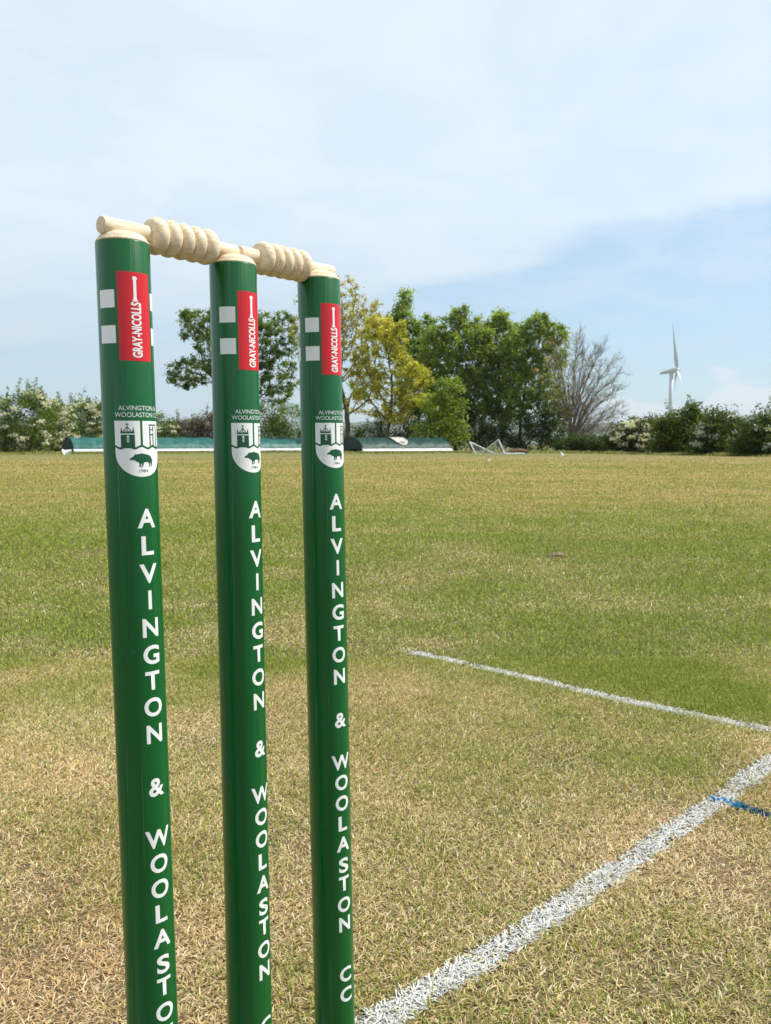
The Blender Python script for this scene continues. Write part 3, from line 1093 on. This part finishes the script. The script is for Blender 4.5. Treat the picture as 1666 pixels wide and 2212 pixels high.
def make_bush(label, blobs, Y, palette, leaves, base_py=None, blossom=0, leaf=0.13, clumps=90, shoots=10, sigma=0.22, petal=None,
              name='bush', group='bushes of the hedge', yspan=0.0, psize=0.12, low=0.3, cat='bush'):
    base = at(blobs[0][0], 960, Y); base[2] = 0
    root = empty(name, base)
    tag(root, label, cat, group)
    c = in_blobs(blobs, clumps, Y, 1.7, low)
    c = c[c[:, 2] > 0.05]
    k = rng.integers(0, len(c), leaves)
    pts = c[k] + rng.normal(0, sigma, (leaves, 3))
    fill = in_blobs(blobs, leaves // 2, Y, 1.6, 0.0)
    pts = np.vstack([pts, fill])
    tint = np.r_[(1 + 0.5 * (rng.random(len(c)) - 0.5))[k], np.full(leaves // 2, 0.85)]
    # upright new shoots on top
    tops = []
    top_z = max(at(b_[0], b_[1] - b_[3], Y)[2] for b_ in blobs)
    cand = c[c[:, 2] > 0.55 * top_z]
    for s in range(shoots):
        if len(cand) == 0:
            break
        p = cand[rng.integers(0, len(cand))]
        hgt = rng.uniform(0.4, 1.25)
        lean = rng.normal(0, 0.2, 2)
        zz = rng.uniform(0, 1, 34)
        q = p + np.stack([lean[0] * zz * hgt, lean[1] * zz * hgt, zz * hgt + 0.15], 1) + rng.normal(0, 0.07, (34, 3))
        tops.append(q)
    if tops:
        tt = np.vstack(tops)
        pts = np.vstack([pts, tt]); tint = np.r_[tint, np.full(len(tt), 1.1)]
    ok = pts[:, 2] > 0.02
    pts, tint = pts[ok], tint[ok]
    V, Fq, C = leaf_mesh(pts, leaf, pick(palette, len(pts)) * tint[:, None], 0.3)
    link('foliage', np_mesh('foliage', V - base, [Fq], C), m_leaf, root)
    bm = bmesh.new()
    for s in range(7):
        p = c[rng.integers(0, len(c))]
        f0 = np.array([base[0] + rng.normal(0, 0.02), base[1] + rng.normal(0, 0.02), -0.05])
        md = (f0 + p) / 2 + rng.normal(0, 0.12, 3)
        tube_between(bm, f0 - base, md - base, 0.05, 0.03, 6)
        tube_between(bm, md - base, p - base, 0.03, 0.012, 6)
    link('stem', bm_mesh('stem', bm), m_bark, root)
    if blossom:
        blossom = int(blossom * 1.3)
        outer = in_blobs(blobs, max(8, blossom // 20), Y, 1.9, 0.80)
        outer = outer[(outer[:, 2] > 0.4) & (outer[:, 1] < Y + 0.35)]
        outer[:, 1] -= 0.22
        k = rng.integers(0, len(outer), blossom)
        bp = outer[k] + rng.normal(0, 1, (blossom, 3)) * np.array([0.15, 0.12, 0.07])
        V, Fq, C = leaf_mesh(bp, psize, pick(petal or [(0.72, 0.70, 0.56), (0.80, 0.78, 0.66), (0.62, 0.62, 0.44)], blossom, 0.15), 0.6, 0.9)
        link('blossom', np_mesh('blossom', V - base, [Fq], C), m_petal, root)
    return root


OLIVE = [(0.16, 0.245, 0.055), (0.12, 0.20, 0.045), (0.21, 0.28, 0.07)]
YELLOW = [(0.52, 0.53, 0.09), (0.60, 0.58, 0.12), (0.38, 0.43, 0.07), (0.52, 0.44, 0.08)]
PALEYEL = [(0.48, 0.46, 0.14), (0.56, 0.50, 0.16), (0.34, 0.38, 0.11), (0.52, 0.40, 0.13)]
ASH = [(0.27, 0.365, 0.085), (0.205, 0.30, 0.07), (0.34, 0.425, 0.12)]
BRIGHT = [(0.27, 0.365, 0.065), (0.32, 0.40, 0.08), (0.20, 0.29, 0.055)]
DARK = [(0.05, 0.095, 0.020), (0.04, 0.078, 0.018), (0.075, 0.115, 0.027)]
HAW = [(0.12, 0.19, 0.030), (0.09, 0.15, 0.025), (0.165, 0.23, 0.038)]
MAROON = [(0.14, 0.085, 0.07), (0.17, 0.12, 0.10), (0.10, 0.105, 0.055)]

TY = 74.0
make_tree('airy dark green tree standing behind the middle stump', 
          [(435, 700, 52, 45), (420, 800, 62, 34, .7), (480, 760, 60, 70, .8), (560, 740, 60, 70), (610, 720, 40, 55), (600, 820, 52, 60, .9), (395, 825, 40, 20, .5)],
          (512, 975), TY + 3, OLIVE, 19000, leaf=0.165, attract=800, step=0.28, clump=0.28, bole_py=900, rmax=0.24)
make_tree('tall airy tree with pale yellowish young leaves and a forked dark trunk',
          [(735, 660, 60, 72), (770, 720, 70, 80), (700, 740, 60, 80), (660, 700, 40, 60, .6), (810, 700, 50, 55, .6), (770, 840, 75, 60, .5), (690, 840, 50, 50, .5)],
          (752, 975), TY - 2, PALEYEL, 11500, leaf=0.14, attract=1100, step=0.27, clump=0.26, bole_py=915, rmax=0.27)
make_tree('golden yellow leaved tree with drooping lower boughs, in front of the green trees',
          [(815, 715, 40, 36), (850, 735, 34, 40), (800, 775, 44, 40, .8), (862, 790, 40, 36), (905, 815, 34, 30), (835, 840, 44, 30), (885, 858, 46, 24, 1.3), (850, 890, 48, 26, 1.2), (790, 830, 40, 40, .5), (925, 870, 18, 14)],
          (838, 975), TY - 6, YELLOW, 12000, leaf=0.14, attract=900, step=0.27, clump=0.26, bole_py=930, rmax=0.2)
make_tree('tallest green tree with a pointed top, behind the golden tree',
          [(876, 650, 16, 24, 2), (872, 690, 26, 28, 1.5), (905, 715, 26, 26), (848, 720, 30, 34), (890, 755, 50, 46), (930, 700, 16, 22, 1.3), (925, 770, 30, 40), (905, 840, 50, 60)],
          (905, 975), TY + 4, ASH, 14000, fill=40, leaf=0.165, attract=760, step=0.28, clump=0.31, bole_py=905, rmax=0.22)
make_tree('broad green tree left of the two slender trunks, dense to the ground',
          [(1000, 682, 22, 20, 1.6), (965, 712, 30, 28, 1.2), (1020, 715, 30, 30), (985, 750, 46, 40), (945, 790, 40, 44), (1022, 790, 40, 54), (1045, 745, 26, 40, .8), (938, 745, 30, 36, .8), (975, 850, 58, 60), (1030, 880, 36, 50, .7)],
          (985, 975), TY, ASH, 19000, fill=60, leaf=0.165, attract=950, step=0.28, clump=0.31, bole_py=915, rmax=0.2)
make_tree('slim green tree with open lower trunk, between the broad tree and the far right ash',
          [(1078, 697, 26, 22, 1.5), (1104, 722, 24, 30), (1050, 725, 28, 36), (1082, 765, 42, 38), (1056, 805, 36, 46), (1105, 815, 34, 50), (1075, 870, 44, 50, .7)],
          (1085, 975), TY + 1, ASH, 12000, fill=34, leaf=0.165, attract=560, step=0.28, clump=0.30, bole_py=890, rmax=0.2)
make_tree('rounded green ash tree beside the leafless tree',
          [(1165, 700, 28, 24, 1.5), (1120, 765, 32, 54), (1118, 850, 36, 60, .7), (1150, 830, 44, 50, .6), (1195, 880, 36, 50, .6), (1205, 720, 26, 26, 1.2), (1138, 720, 24, 26), (1170, 745, 40, 32), (1208, 765, 26, 36), (1145, 785, 30, 36), (1185, 820, 34, 46, .5), (1150, 860, 40, 30, .3)],
          (1125, 975), TY - 1, ASH, 13500, fill=36, leaf=0.165, attract=680, step=0.28, clump=0.30, bole_py=890, rmax=0.22)
make_tree('bright green young tree growing low in front of the taller trees',
          [(962, 845, 26, 30), (938, 885, 28, 34), (978, 890, 26, 34), (915, 930, 34, 28), (958, 930, 34, 34), (995, 925, 22, 30), (990, 835, 10, 20)],
          (948, 975), TY - 9, BRIGHT, 6500, fill=16, leaf=0.155, attract=420, step=0.25, clump=0.27, bole_py=950, rmax=0.1)
def make_bare_tree(label, foot, Y):
    """stems that fan out of one stool, each with ascending side twigs"""
    base = at(foot[0], foot[1], Y); base[2] = 0
    root = empty('bare_tree', base)
    tag(root, label, 'tree', 'trees along the field edge')
    N, par, rad = [base.copy()], [-1], [0.16]
    ends = []

    def grow(start, d, length, r0, nseg, curl, out=0.0):
        p, k = N[start].copy(), start
        made = []
        for q in range(nseg):
            d = d + np.array([out, 0, curl]) / nseg + rng.normal(0, 0.055, 3)
            d = d / np.linalg.norm(d)
            p = p + d * length / nseg
            N.append(p.copy()); par.append(k); k = len(N) - 1
            rad.append(r0 * (1 - 0.75 * (q + 1) / nseg))
            made.append((k, d.copy(), q / nseg))
        return made
    # stems rise together and arch over to a rounded crown; reach by angle from upright
    for a in np.r_[np.linspace(-20, 60, 22), -12, 2, 12, 22, 32, 44]:
        a = a + rng.normal(0, 2)
        reach = float(np.interp(a, [-30, -10, 0, 20, 40, 60, 80], [6.6, 8.2, 8.6, 7.7, 5.6, 3.7, 2.8])) * rng.uniform(0.86, 1.0)
        E = np.array([math.sin(R(a)) * reach, rng.uniform(-0.38, 0.38) * reach, math.cos(R(a)) * reach])
        Cq = np.array([E[0] * 0.22, E[1] * 0.25, 0.35 + E[2] * 0.62])
        k, stem, nseg = 0, [], 15
        for q in range(1, nseg + 1):
            u_ = q / nseg
            p = base + Cq * 2 * u_ * (1 - u_) + E * u_ * u_ + rng.normal(0, 0.035, 3)
            N.append(p); par.append(k)
            dd = p - N[k]; dd = dd / np.linalg.norm(dd)
            k = len(N) - 1
            rad.append(0.05 * (1 - 0.82 * u_))
            stem.append((k, dd, u_))
        for k, dd, f in stem:
            if f < 0.25:
                continue
            for _ in range(2):
                sd = dd + rng.normal(0, 0.48, 3); sd /= np.linalg.norm(sd)
                tw = grow(k, sd, rng.uniform(0.6, 1.5) * (1.1 - 0.55 * f), 0.013, 5, 0.10)
                for k2, d2, f2 in tw:
                    ends.append(N[k2])
                    for _t in range(2):
                        s2 = d2 + rng.normal(0, 0.5, 3); s2 /= np.linalg.norm(s2)
                        tt = grow(k2, s2, rng.uniform(0.25, 0.55), 0.008, 2, 0.05)
                        ends.append(N[tt[-1][0]])
    Na, pa, ra = np.array(N), np.array(par), np.array(rad)
    V, Fq = skin(Na, pa, np.maximum(ra, 0.005))
    link('trunk', np_mesh('trunk', V - base, [Fq]), m_palebark, root)
    E_ = np.array(ends)
    w_ = np.where(E_[:, 0] < base[0] + 0.3, 3.0, 0.6); w_ /= w_.sum()
    k = rng.choice(len(E_), 1500, p=w_)
    V, Fq, C = leaf_mesh(E_[k] + rng.normal(0, 0.12, (1500, 3)), 0.12, pick(PALEYEL, 1500))
    link('crown', np_mesh('crown', V - base, [Fq], C), m_leaf, root)


make_bare_tree('almost leafless tree with a fan of fine grey twigs', (1233, 977), 66)

gl = 'hedge plants on the far left'
make_bush('tall leafy hawthorn bush with scattered white blossom at the left end of the hedge', [(62, 905, 62, 60), (5, 925, 55, 55), (60, 950, 60, 36), (74, 862, 26, 24, 1.5)],
          59, HAW, 9000, blossom=1500, shoots=14, clumps=120, group=gl)
make_bush('hawthorn bush thick with white blossom, beside the shaded end of the near cover', [(122, 915, 46, 48), (118, 950, 50, 34), (118, 885, 26, 24)],
          65, HAW, 6000, blossom=2600, shoots=8, clumps=90, group=gl)
make_bush('hawthorn bush with creamy blossom, behind the long cover left of the near stump', [(190, 915, 56, 44), (225, 905, 44, 38), (175, 880, 34, 18), (200, 945, 60, 34)],
          69, HAW, 7000, blossom=2600, shoots=18, clumps=90, group=gl)
make_bush('green bush with fading blossom just right of the near stump', [(345, 925, 40, 36), (310, 930, 50, 40), (360, 945, 40, 28), (280, 930, 50, 36)],
          73, HAW, 5500, blossom=900, shoots=8, clumps=70, group='bushes behind the covers')
make_bush('purplish brown bush behind the cover between the near and middle stumps', [(408, 925, 34, 26), (440, 918, 36, 34), (385, 942, 40, 20), (470, 930, 36, 36)],
          74, MAROON, 5500, blossom=700, shoots=10, clumps=70, petal=[(0.36, 0.30, 0.25), (0.30, 0.27, 0.2)], group='bushes behind the covers')
make_bush('dark olive bush behind the cover between the middle and far stumps', [(590, 905, 46, 46), (630, 915, 44, 44), (560, 920, 50, 44), (600, 945, 60, 30)],
          76, OLIVE, 7500, shoots=8, clumps=90, group='bushes behind the covers')
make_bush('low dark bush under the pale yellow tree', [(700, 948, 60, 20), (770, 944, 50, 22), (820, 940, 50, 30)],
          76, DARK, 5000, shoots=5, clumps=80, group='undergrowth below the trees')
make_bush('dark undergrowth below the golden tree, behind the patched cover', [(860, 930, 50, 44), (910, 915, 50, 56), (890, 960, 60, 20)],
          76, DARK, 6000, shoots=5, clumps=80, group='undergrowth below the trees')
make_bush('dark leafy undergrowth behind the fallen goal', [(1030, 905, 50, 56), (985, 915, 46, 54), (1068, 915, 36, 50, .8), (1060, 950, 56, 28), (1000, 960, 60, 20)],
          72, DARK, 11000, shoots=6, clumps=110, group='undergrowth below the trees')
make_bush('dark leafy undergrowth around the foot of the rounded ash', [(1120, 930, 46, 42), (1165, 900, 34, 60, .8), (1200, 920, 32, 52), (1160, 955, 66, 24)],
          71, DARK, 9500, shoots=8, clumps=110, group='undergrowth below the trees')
gr_ = 'hedge plants on the right'
make_bush('low dark trimmed bush at the foot of the leafless tree', [(1270, 962, 50, 17), (1312, 961, 36, 17), (1235, 961, 40, 17)],
          62, DARK, 5500, shoots=0, sigma=0.16, clumps=80, group=gr_)
make_bush('rounded hawthorn bush with cream blossom, nearest to the leafless tree', [(1365, 942, 44, 32), (1390, 930, 34, 26), (1340, 955, 34, 26), (1400, 960, 66, 28)],
          54, [(0.07, 0.10, 0.025), (0.05, 0.08, 0.02), (0.10, 0.12, 0.03)], 6500, blossom=1700, shoots=3, clumps=90, group=gr_)
make_bush('dark glossy bush with yellow-green tips in front of the wind turbine', [(1465, 925, 44, 40), (1500, 930, 40, 40), (1440, 945, 40, 36), (1475, 962, 76, 30), (1500, 895, 10, 22, 2)],
          49, [(0.085, 0.14, 0.026), (0.06, 0.105, 0.020), (0.15, 0.19, 0.03)], 10500, shoots=3, clumps=120, group=gr_)
make_bush('dark bush with drooping white sprays, near the right end of the hedge', [(1560, 930, 48, 38), (1590, 945, 46, 36), (1540, 950, 46, 34), (1570, 966, 76, 28)],
          45, [(0.075, 0.125, 0.027), (0.055, 0.095, 0.022), (0.12, 0.15, 0.036)], 9000, blossom=850, shoots=3, clumps=120, group=gr_, petal=[(0.50, 0.54, 0.44), (0.40, 0.45, 0.34)])
make_bush('dark bush at the right end of the hedge, cut by the picture edge', [(1650, 938, 46, 34), (1690, 935, 50, 40), (1640, 958, 62, 36), (1690, 968, 76, 30)],
          41, [(0.075, 0.125, 0.027), (0.055, 0.095, 0.022), (0.12, 0.15, 0.036)], 8500, blossom=500, shoots=3, clumps=110, group=gr_, petal=[(0.50, 0.54, 0.44), (0.40, 0.45, 0.34)])

# ------------------------------------------------------------------ pitch covers
def make_cover(label, left, length, theta, mat, patch=False, hgt=1.02, half=1.55):
    root = empty('pitch_cover', (left[0], left[1], 0))
    root.rotation_euler = (0, 0, theta)
    tag(root, label, 'pitch cover', 'mobile pitch covers at the field edge')
    z0 = 0.24
    # arched roof sheet, local x along, local -y towards the field
    prof = []
    for k in range(15):
        a = math.pi * k / 14
        prof.append((-half * math.cos(a), z0 + 0.06 + (hgt - z0 - 0.06) * math.sin(a) ** 1.25))
    nxs = 40
    bm = bmesh.new()
    grid = []
    for i in range(nxs + 1):
        x = length * i / nxs
        sag = 0.07 * (1 - abs(math.cos(x / length * math.pi * 4)))
        grid.append([bm.verts.new((x, y, z - sag * math.sin(math.pi * j / 14) + rng.normal(0, 0.014))) for j, (y, z) in enumerate(prof)])
    for a, b_ in zip(grid, grid[1:]):
        for j in range(14):
            bm.faces.new((a[j], b_[j], b_[j + 1], a[j + 1]))
    bmesh.ops.solidify(bm, geom=bm.faces[:], thickness=0.012)
    link('roof_sheet', bm_mesh('roof_sheet', bm), mat, root, True)
    for x in (0.05, length - 0.05):
        bm = bmesh.new()
        vs = [bm.verts.new((x, y, z - 0.025)) for y, z in prof]
        f = bm.faces.new(vs)
        ex = bmesh.ops.extrude_face_region(bm, geom=[f])
        bmesh.ops.translate(bm, verts=[v for v in ex['geom'] if isinstance(v, bmesh.types.BMVert)], vec=(0.02, 0, 0))
        link('end_panel', bm_mesh('end_panel', bm), m_shaded_end, root)
    for y in (-half, half):
        bm = bmesh.new()
        sg = 1 if y > 0 else -1                 # rail lip, outward slope made up so it catches the sun
        sec = [(y - sg * 0.06, z0 + 0.10), (y + sg * 0.16, z0 - 0.09), (y + sg * 0.15, z0 - 0.12), (y - sg * 0.06, z0 - 0.10)]
        ra = [bm.verts.new((0, q[0], q[1])) for q in sec]; rb_ = [bm.verts.new((length, q[0], q[1])) for q in sec]
        for j in range(4):
            bm.faces.new((ra[j], ra[(j + 1) % 4], rb_[(j + 1) % 4], rb_[j]))
        bm.faces.new(ra); bm.faces.new(rb_)
        link('side_rail', bm_mesh('side_rail', bm), m_rail, root)
    for x in (length * 0.16, length * 0.84):
        for y in (-half + 0.25, half - 0.25):
            bm = bmesh.new()
            M = Matrix.Translation((x, y, 0.14)) @ Matrix.Rotation(R(90), 4, 'X')
            lathe(bm, [(0.05, -0.06), (0.13, -0.06), (0.14, -0.03), (0.14, 0.03), (0.13, 0.06), (0.05, 0.06)], 18, M)
            wl = link('wheel', bm_mesh('wheel', bm), m_rubber, root)
    if patch:
        bm = bmesh.new()
        js = []
        for (u_, v_) in disc(length * 0.46, 0.34, 0.55, 0.22, 24):
            a = math.pi * v_
            yy = -half * math.cos(a); zz = z0 + 0.06 + (hgt - z0 - 0.06) * math.sin(a) ** 1.25
            nx_, nz_ = yy * 0.02, 0.03
            js.append(bm.verts.new((u_, yy - 0.02, zz + nz_)))
        cvert = bm.verts.new((length * 0.46, -half * math.cos(math.pi * .34) - 0.03, z0 + 0.06 + (hgt - z0 - 0.06) * math.sin(math.pi * .34) ** 1.25 + 0.045))
        for a, b_ in zip(js, js[1:] + js[:1]):
            bm.faces.new((a, b_, cvert))
        link('patch', bm_mesh('patch', bm), m_patch, root)
    return root


m_patch, t, b = material('faded_badge', (0.62, 0.56, 0.50), 0.6)
o_ = t.n('ShaderNodeTexCoord').outputs['Object']
t.set(b.inputs['Base Color'], t.ramp(t.noise(o_, 4.0, 3), [(0.33, c4(0.20, 0.12, 0.09)), (0.44, c4(0.46, 0.38, 0.33)), (0.6, c4(0.58, 0.55, 0.50))]))

th1 = R(34)
pA = at(160, 978, 59.5)
dirc = np.array([math.cos(th1), math.sin(th1), 0])
names = ['blue-green pitch cover with its dark end against the white hawthorn, left of the near stump',
         'blue-green pitch cover between the near stump and the middle stump',
         'blue-green pitch cover between the middle stump and the far stump']
run = 0.0
for nm, Lc in zip(names, (5.35, 5.9, 6.6)):
    # the sheet's front foot runs along the sight line start, its body lies behind it
    p = pA + dirc * run + np.array([-math.sin(th1), math.cos(th1), 0]) * 1.55
    make_cover(nm, p, Lc, th1, m_tarp, hgt=1.12)
    run += Lc + 0.1
th2 = R(33)
pB = at(783, 979, 58.0) + np.array([-math.sin(th2), math.cos(th2), 0]) * 1.5
make_cover('darker green pitch cover with a pale oval patch, right of the far stump', pB, 7.3, th2, m_darktarp, patch=True, hgt=1.06)

# ------------------------------------------------------------------ fallen goal
def make_goal():
    Yg = 49.0
    gp = lambda px, py, Yd=Yg: at(px, py, Yd)
    A, B = gp(1015.5, 955), gp(1027.5, 982)
    E_, F_ = gp(1077.5, 950.5), gp(1090.5, 982)
    G = gp(1133.5, 982)
    for p in (B, F_, G):
        p[2] = 0.045
    C2 = gp(1068, 979, 51.5); C2[2] = 0.05
    D2 = gp(1040, 979, 51.2); D2[2] = 0.05
    base = (B + F_) / 2; base[2] = 0
    root = empty('football_goal', base)
    tag(root, 'fallen white football goal with slack net, lying on the grass by the trees', 'goal')

    def bar(name, a, b_, r=0.042):
        bm = bmesh.new()
        tube_between(bm, a - base, b_ - base, r, r, 12)
        link(name, bm_mesh(name, bm), m_goal, root, False)
    bar('post', A, B); bar('post', E_, F_); bar('crossbar', F_ + np.array([0.03, 0, 0]), G, 0.05)
    bar('stay', A, C2, 0.034); bar('stay', E_, D2, 0.034)
    bar('ground_bar', C2 + np.array([0.03, 0, 0]), np.array([F_[0] - .04, F_[1] + 0.4, 0.05]), 0.03)
    bm = bmesh.new()

    def sheet(P, Q, S, T, nu, nv):
        for i in range(nu + 1):
            for (a, b_) in (((i / nu, 0), (i / nu, 1)),):
                p0 = P + (Q - P) * a[0]; p1 = S + (T - S) * a[0]
                tube_between(bm, p0 - base, p1 - base, 0.004, 0.004, 4)
        for j in range(1, nv + 1):
            p0 = P + (S - P) * j / nv; p1 = Q + (T - Q) * j / nv
            tube_between(bm, p0 - base, p1 - base, 0.004, 0.004, 4)
    sheet(A, B, C2, C2 + np.array([0.02, 0, 0]), 9, 9)
    sheet(E_, F_, D2, D2 + np.array([0.02, 0.0, 0]), 9, 9)
    H = np.array([F_[0] + 0.42, F_[1] + 0.9, 0.02])
    sheet(E_, F_, H, H + np.array([0.05, 0, 0]), 6, 8)
    link('net', bm_mesh('net', bm), m_net, root)


make_goal()

# soil heap right of the goal
def heap(name, label, cat, px, Yd, rx, ry, h, mat):
    c = at(px, 975, Yd); c[2] = 0
    bm = bmesh.new()
    bmesh.ops.create_icosphere(bm, subdivisions=4, radius=1.0)
    for v in bm.verts:
        k = 1 + 0.35 * (float(vnoise(v.co.x * 3 + 5, v.co.y * 3 + v.co.z * 2, 61)) - 0.5)
        v.co = Vector((v.co.x * rx * k, v.co.y * ry * k, max(v.co.z, -0.05) * h * k))
    o = link(name, bm_mesh(name, bm), mat)
    o.location = c
    tag(o, label, cat)


m_clod, t, b = material('crumbly_soil', (0.2, 0.13, 0.07), 0.95)
o_ = t.n('ShaderNodeTexCoord').outputs['Object']
q = t.noise(o_, 90, 4, 0.7)
t.set(b.inputs['Base Color'], t.ramp(q, [(0.35, c4(0.16, 0.10, 0.05)), (0.65, c4(0.46, 0.34, 0.20))]))
bump(t, b, q, 1.0, 0.02)
heap('earth_heap', 'low reddish brown heap of earth and dead stalks right of the fallen goal', 'earth heap', 1120, 56, 0.75, 0.5, 0.30, m_earth)
heap('soil_clod', 'small bare brown worm cast clod in the green part of the field', 'soil clod', 1207, 4.42, 0.05, 0.045, 0.024, m_clod)


def marker(label, px, Yd, size, tilt):
    c = at(px, 982, Yd); c[2] = 0
    root = empty('marker_cone', c)
    tag(root, label, 'marker', 'white markers on the field edge')
    bm = bmesh.new()
    lathe(bm, [(0.5 * size, 0.0), (0.5 * size, 0.03 * size), (0.36 * size, 0.06 * size), (0.10 * size, 0.72 * size), (0.06 * size, 0.75 * size)], 20,
          Matrix.Translation((0, 0, 0.10 * size)) @ Matrix.Rotation(tilt, 4, 'Y'))
    link('cone', bm_mesh('cone', bm), m_plastic, root)
    return root


marker('small white marker tipped over on the field edge right of the goal', 1215, 43, 0.24, R(-25))
marker('white marker bag in front of the dark end of the first cover', 141, 53, 0.58, R(62))
marker('tiny white marker on the dry field in front of the goal', 1062 - 5, 31, 0.10, R(10))

# ------------------------------------------------------------------ wind turbine
def make_turbine():
    Yt = 650.0
    tb = at(1447.5, 960, Yt); tb[2] = 0
    root = empty('wind_turbine', tb)
    tag(root, 'white three-bladed wind turbine beyond the right hedge', 'wind turbine')
    hub = at(1460.5, 803, Yt)
    k = Yt / F
    hz = hub[2]
    bm = bmesh.new()
    lathe(bm, [(2.1, -1), (1.75, hz * 0.4), (1.3, hz - 1.2)], 32)
    link('tower', bm_mesh('tower', bm), m_turbine, root, True)
    ax = Vector((0.975, -0.19, 0.14)).normalized()
    rootm = Matrix.Translation((0, 0, hz)) @ ax.to_track_quat('X', 'Z').to_matrix().to_4x4()
    # nacelle along local x
    bm = bmesh.new()
    sect = [(-8.2, 0.35, 0.4, -0.7), (-7.4, 1.0, 0.9, -0.5), (-4.0, 1.5, 1.45, -0.15), (-0.5, 1.7, 1.75, 0.05), (2.2, 1.6, 1.65, 0.05), (3.0, 1.35, 1.4, 0.0)]
    rings = []
    for x, ry, rz, zc in sect:
        rings.append([bm.verts.new((x, ry * math.cos(a) * (1 if abs(math.cos(a)) < .8 else .95), zc + rz * math.sin(a))) for a in np.linspace(0, 2 * math.pi, 20, endpoint=False)])
    for a, b_ in zip(rings, rings[1:]):
        for j in range(20):
            bm.faces.new((a[j], a[(j + 1) % 20], b_[(j + 1) % 20], b_[j]))
    bm.faces.new(rings[0]); bm.faces.new(rings[-1])
    bmesh.ops.transform(bm, matrix=rootm, verts=bm.verts)
    link('nacelle', bm_mesh('nacelle', bm), m_turbine, root, True)
    bm = bmesh.new()
    tube_between(bm, (-5.2, 0, 1.1), (-5.2, 0, 3.2), 0.12, 0.08, 6)
    bmesh.ops.transform(bm, matrix=rootm, verts=bm.verts)
    link('mast', bm_mesh('mast', bm), m_turbine, root)
    bm = bmesh.new()
    lathe(bm, [(1.45, 3.05), (1.6, 3.6), (1.5, 4.6), (1.0, 5.5), (0.35, 6.0)], 24, Matrix.Rotation(R(90), 4, 'Y'))
    bmesh.ops.transform(bm, matrix=rootm, verts=bm.verts)
    link('hub', bm_mesh('hub', bm), m_turbine, root, True)
    hc = Vector((0, 0, hz)) + ax * 4.2
    up = Vector((0, 0, 1)); upv = (up - ax * up.dot(ax)).normalized()
    hv = ax.cross(upv)                       # horizontal in the rotor plane
    if hv.x < 0:
        hv = -hv
    L = 102 * k
    for ph in (-7.5, 112.5, -127.5):
        dr = upv * math.cos(R(ph)) + hv * math.sin(R(ph))
        ch = ax.cross(dr)
        bm = bmesh.new()
        rr = []
        for s, c_, tk, tw in ((0.01, 0.9, 0.9, 80), (0.05, 1.0, 0.9, 70), (0.13, 2.0, 0.75, 50), (0.22, 2.5, 0.6, 38), (0.4, 1.95, 0.42, 26), (0.6, 1.4, 0.3, 18), (0.8, 0.95, 0.2, 12), (0.95, 0.55, 0.12, 8), (1.0, 0.12, 0.05, 6)):
            cdir = ch * math.cos(R(tw)) + ax * math.sin(R(tw)); nd = dr.cross(cdir)
            cen = hc + dr * (s * L)
            rr.append([bm.verts.new(cen + cdir * c_ * 1.4 * (math.cos(a) * 0.55 - 0.1) + nd * tk * 0.5 * math.sin(a) * 1.4) for a in np.linspace(0, 2 * math.pi, 12, endpoint=False)])
        for a, b_ in zip(rr, rr[1:]):
            for j in range(12):
                bm.faces.new((a[j], a[(j + 1) % 12], b_[(j + 1) % 12], b_[j]))
        bm.faces.new(rr[0]); bm.faces.new(rr[-1])
        link('blade', bm_mesh('blade', bm), m_turbine, root, True)


make_turbine()

# ------------------------------------------------------------------ hills
def make_hills():
    V, Fq = [], []
    az_ = np.linspace(-60, 60, 241)
    rows = np.linspace(0, 1, 14)
    for j, s in enumerate(rows):
        d = 3300 + 2200 * s
        for a in az_:
            prof = 125 + 55 * (fbm(a * 0.11 + 3, 0.5, 5, 4) - 0.5) * 2 + 22 * (fbm(a * 0.9, 2.5, 15, 3) - 0.5)
            prof += 60 * float(sstep(a, 19, 26))
            z = prof * math.sin(math.pi * min(s * 0.62, 1)) ** 1.3 - 2 + (8 * (fbm(a * 1.3, s * 6, 25, 3) - 0.5) if 0 < j else 0)
            V.append((d * math.sin(R(a)), d * math.cos(R(a)), max(z, -2)))
    n = len(az_)
    idx = np.arange(len(V)).reshape(len(rows), n)
    Fq = np.stack([idx[:-1, :-1].ravel(), idx[:-1, 1:].ravel(), idx[1:, 1:].ravel(), idx[1:, :-1].ravel()], 1)
    o = link('hills', np_mesh('hills', np.array(V), [Fq]), m_hill, None, True)
    tag(o, kind='structure')


make_hills()

# ------------------------------------------------------------------ haze
bm = bmesh.new()
box(bm, (-8500, -400, -3.0), (8500, 8500, 200))
mh = bpy.data.materials.new('haze_air')
mh.use_nodes = True
t = NT(mh.node_tree)
pv = t.n('ShaderNodeVolumePrincipled', {'Color': c4(0.80, 0.88, 0.97), 'Density': 0.00009, 'Anisotropy': 0.2})
t.n('ShaderNodeOutputMaterial', {'Volume': pv.outputs[0]})
hz = link('haze', bm_mesh('haze', bm), mh)
tag(hz, kind='stuff')
